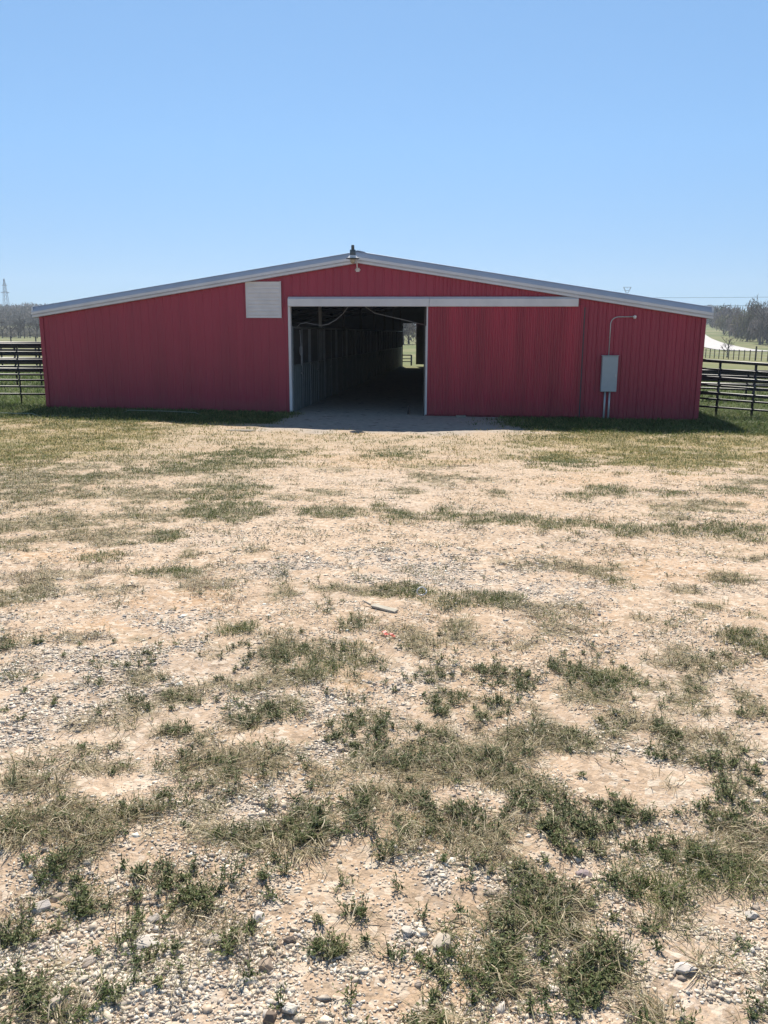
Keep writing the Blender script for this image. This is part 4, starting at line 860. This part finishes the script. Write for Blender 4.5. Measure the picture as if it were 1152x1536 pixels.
# ------------------------------------------------------------ single finds on the ground
def stone(x, y, w, col, flat, rz, label, seed, el=1.3, tilt=.1):
    bm = bmesh.new(); r = random.Random(seed)
    for _ in range(15): bm.verts.new(Vector((r.gauss(0,1), r.gauss(0,1), r.gauss(0,1))).normalized()*r.uniform(.85, 1.1))
    res = bmesh.ops.convex_hull(bm, input=bm.verts[:]); bmesh.ops.delete(bm, geom=[v for v in res['geom_interior'] if isinstance(v, bmesh.types.BMVert)], context='VERTS')
    bmesh.ops.dissolve_limit(bm, angle_limit=.35, verts=bm.verts[:], edges=bm.edges[:])
    bmesh.ops.bevel(bm, geom=bm.edges[:], offset=.07, segments=2, affect='EDGES', profile=.6)
    bmesh.ops.triangulate(bm, faces=bm.faces[:])
    for p in bm.verts:
        q = p.co*(1+.03*(r.random()-.5)); p.co = (q.x*el, q.y, q.z*flat)
    me = bpy.data.meshes.new('stone'); bm.to_mesh(me); bm.free()
    s = w/(2*el*.8)
    m_ = mat('stone '+str(seed), tuple(min(.60, c*f_) for c, f_ in zip(col, (.88, .84, .78))), .9, 0, (1.6, .12), (4, .0015)); me.materials.append(m_)
    o = bpy.data.objects.new('stone', me); C.objects.link(o); o.scale = (s, s, s); o.rotation_euler = (tilt, tilt*.5, rz)
    o.location = (x, y, float(G(x, y))+s*flat*.30); tag(o, label, 'stone')
STN = [(.16,1.94,.056,(.60,.53,.45),.62,.7,'blocky cream stone at the lower edge of the bare sand patch'),
(.07,1.98,.038,(.62,.58,.54),.6,2.,'smaller off white stone up and left of the blocky cream one'),
(-.97,2.06,.050,(.68,.63,.60),.7,.4,'white angular stone by the far left weed tufts'),
(-.64,1.93,.062,(.66,.61,.57),.4,.1,'flat white stone left of the dry tuft in the lower left'),
(-.46,1.94,.052,(.52,.46,.41),.55,.2,'grey brown stone half under a small dry tuft'),
(-.35,2.03,.046,(.62,.58,.55),.7,1.4,'upright pale stone at the right end of the small tuft row'),
(-.64,2.02,.046,(.42,.39,.37),.55,.1,'low grey stone just above the flat white one'),
(-.30,1.85,.046,(.40,.32,.26),.75,1.1,'brown upright stone in the dense gravel'),
(-.76,1.85,.040,(.58,.51,.46),.7,.6,'tan pointed stone in the lower left gravel'),
(-.67,1.74,.044,(.27,.28,.31),.35,1.2,'slate grey sliver of stone in the lower left gravel'),
(-.27,1.68,.036,(.22,.17,.14),.8,.9,'dark brown stone at the bottom edge of the gravel'),
(-.25,1.94,.034,(.25,.20,.17),.7,.3,'dark oval stone above the dense gravel'),
(-.22,1.70,.042,(.70,.66,.62),.6,.2,'rounded white stone near the bottom weed tuft'),
(.62,2.24,.048,(.33,.27,.29),.4,2.6,'purplish flat stone between the weed patches on the right'),
(1.05,2.05,.040,(.66,.62,.58),.6,.5,'white stone at the edge of the big grass clump on the right'),
(-1.04,1.97,.040,(.30,.25,.22),.6,.5,'dark stone at the far left edge among weeds'),
(-.96,3.66,.046,(.72,.69,.66),.4,.2,'bright white flat stone in the chip covered left middle ground'),
(-.79,1.71,.056,(.48,.42,.37),.6,.8,'large grey brown stone near the bottom left corner'),
(.79,1.84,.054,(.66,.62,.60),.5,.1,'flat white stone beside the dark weeds on the lower right')]
for i, (x, y, w, col, fl, rz_, lb) in enumerate(STN): stone(x, y, w, col, fl, rz_, lb, 100+i)
# board
o = empty('wooden_board', (.005, 4.81, float(G(.005, 4.81))), math.atan2(-.12, .13)-.05); tag(o, 'short weathered grey board lying in the grass near the middle', 'board')
mb = MB(); mb.box((-.09, -.022, .004), (.09, .022, .018)); mb.build('plank', M['board'], o, bevel=.003)
mb = MB(); mb.tube([(-.105, .0, .012), (-.17, .012, .02)], [.008, .004], 6); mb.build('splinter', M['board'], o)
o.rotation_euler = (0.06, .03, math.atan2(4.75-4.87, .13)+.15)
# red plastic scrap
V_ = []; F_ = []; r = random.Random(3); n_ = 14
for i in range(n_+1):
    t = i/n_; w_ = .018*(1-.6*t)+.004*r.random(); z_ = .008+.018*abs(math.sin(t*7))+.004*r.random(); yy = .008*math.sin(t*9)
    V_ += [(t*.15-.07, yy-w_, z_), (t*.15-.07, yy+w_, z_+.008*r.random())]
mb = MB(); mb.v = V_; mb.f = [(2*i, 2*i+2, 2*i+3, 2*i+1) for i in range(n_)]
o = mb.build('plastic_scrap', M['plastic_red']); sm_ = o.modifiers.new('t', 'SOLIDIFY'); sm_.thickness = .0015
o.scale = (.75, .75, .6); o.location = (.02, 4.36, float(G(.02, 4.36))+.004); o.rotation_euler = (0, 0, -.75); tag(o, 'crumpled faded red plastic scrap on the gravel', 'scrap')
mb = MB(); mb.tube([(.032*math.cos(t), .008*math.sin(t*2), .030+.026*math.sin(t)) for t in [i*PI/10 for i in range(21)]], .0045, 8); o = mb.build('plastic_ring', M['white_en'], None, True); o.location = (.25, 5.13, float(G(.25, 5.13))+.005); o.rotation_euler = (-.3, 0, .3); tag(o, 'small white ring standing in the grass above the board', 'ring')

# ------------------------------------------------------------ air
bx = MB(); bx.box((-950, -260, -12), (950, 950, 62)); hz_ = bx.build('haze', None or bpy.data.materials.new('pale air')); hm = hz_.data.materials[0]; hm.use_nodes = True
hm.node_tree.nodes.remove(hm.node_tree.nodes['Principled BSDF']); vv = hm.node_tree.nodes.new('ShaderNodeVolumePrincipled'); vv.inputs['Color'].default_value = (.80, .88, 1, 1); vv.inputs['Density'].default_value = .00035; vv.inputs['Anisotropy'].default_value = .3
hm.node_tree.links.new(vv.outputs[0], hm.node_tree.nodes['Material Output'].inputs['Volume']); tag(hz_, kind='stuff'); hz_['label'] = 'thin pale haze over the fields'

# ------------------------------------------------------------ light and camera
SE, SR = math.radians(48), -.06
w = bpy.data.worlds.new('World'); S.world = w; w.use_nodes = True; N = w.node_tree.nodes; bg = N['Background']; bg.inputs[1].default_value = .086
sk = N.new('ShaderNodeTexSky'); sk.sky_type = 'NISHITA'; sk.sun_disc = False; sk.sun_elevation = SE; sk.sun_rotation = SR % (2*PI); sk.air_density = .7; sk.dust_density = .05; sk.ozone_density = 3
gm = N.new('ShaderNodeGamma'); gm.inputs[1].default_value = .5; w.node_tree.links.new(sk.outputs[0], gm.inputs[0])      # flatter spring haze gradient
vm = N.new('ShaderNodeVectorMath'); vm.operation = 'MULTIPLY'; vm.inputs[1].default_value = (1.46, 2.18, 2.85); w.node_tree.links.new(gm.outputs[0], vm.inputs[0])
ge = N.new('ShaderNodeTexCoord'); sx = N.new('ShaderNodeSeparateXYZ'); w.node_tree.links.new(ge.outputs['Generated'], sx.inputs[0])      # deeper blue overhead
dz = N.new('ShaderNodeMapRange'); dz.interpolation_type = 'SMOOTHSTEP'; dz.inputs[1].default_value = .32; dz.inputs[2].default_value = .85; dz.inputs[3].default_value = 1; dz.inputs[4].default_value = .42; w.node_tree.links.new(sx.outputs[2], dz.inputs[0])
hz1 = N.new('ShaderNodeMapRange'); hz1.inputs[1].default_value = .0; hz1.inputs[2].default_value = .20; hz1.inputs[3].default_value = 1; hz1.inputs[4].default_value = 0; w.node_tree.links.new(sx.outputs[2], hz1.inputs[0])      # milkier blue near the horizon
hm1 = N.new('ShaderNodeMix'); hm1.data_type = 'RGBA'; w.node_tree.links.new(hz1.outputs[0], hm1.inputs[0]); hm1.inputs[6].default_value = (1, 1, 1, 1); hm1.inputs[7].default_value = (.90, .79, .76, 1)
vm2 = N.new('ShaderNodeVectorMath'); vm2.operation = 'MULTIPLY'; w.node_tree.links.new(vm.outputs[0], vm2.inputs[0]); w.node_tree.links.new(hm1.outputs[2], vm2.inputs[1])
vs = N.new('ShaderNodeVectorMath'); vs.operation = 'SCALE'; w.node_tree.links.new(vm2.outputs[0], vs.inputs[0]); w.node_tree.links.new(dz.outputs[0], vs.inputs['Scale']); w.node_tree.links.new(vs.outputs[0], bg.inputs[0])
sl = bpy.data.lights.new('sun', 'SUN'); sl.energy = 5.0; sl.angle = math.radians(.5); sl.color = (1, .94, .84); so = bpy.data.objects.new('sun', sl); C.objects.link(so)
sd = Vector((math.sin(SR)*math.cos(SE), math.cos(SR)*math.cos(SE), math.sin(SE))); so.rotation_euler = sd.to_track_quat('Z', 'Y').to_euler(); so.location = (0, 0, 50)
cd = bpy.data.cameras.new('camera'); co = bpy.data.objects.new('camera', cd); C.objects.link(co); S.camera = co
cd.sensor_fit = 'VERTICAL'; cd.sensor_height = 24; cd.sensor_width = 18; cd.lens = 24*1236.07/1536; cd.clip_start = .05; cd.clip_end = 6000
co.matrix_world = Matrix.Translation((0, 0, 2.2)) @ Matrix.Rotation(PI/2-.2129, 4, 'X') @ Matrix.Rotation(.004, 4, 'Z')
S.view_settings.view_transform = 'Standard'; S.view_settings.look = 'None'; S.view_settings.exposure = 0.55; S.view_settings.gamma = 1
S.render.resolution_x = 768; S.render.resolution_y = 1024
S.cycles.use_denoising = True; S.cycles.max_bounces = 6; S.cycles.volume_bounces = 0
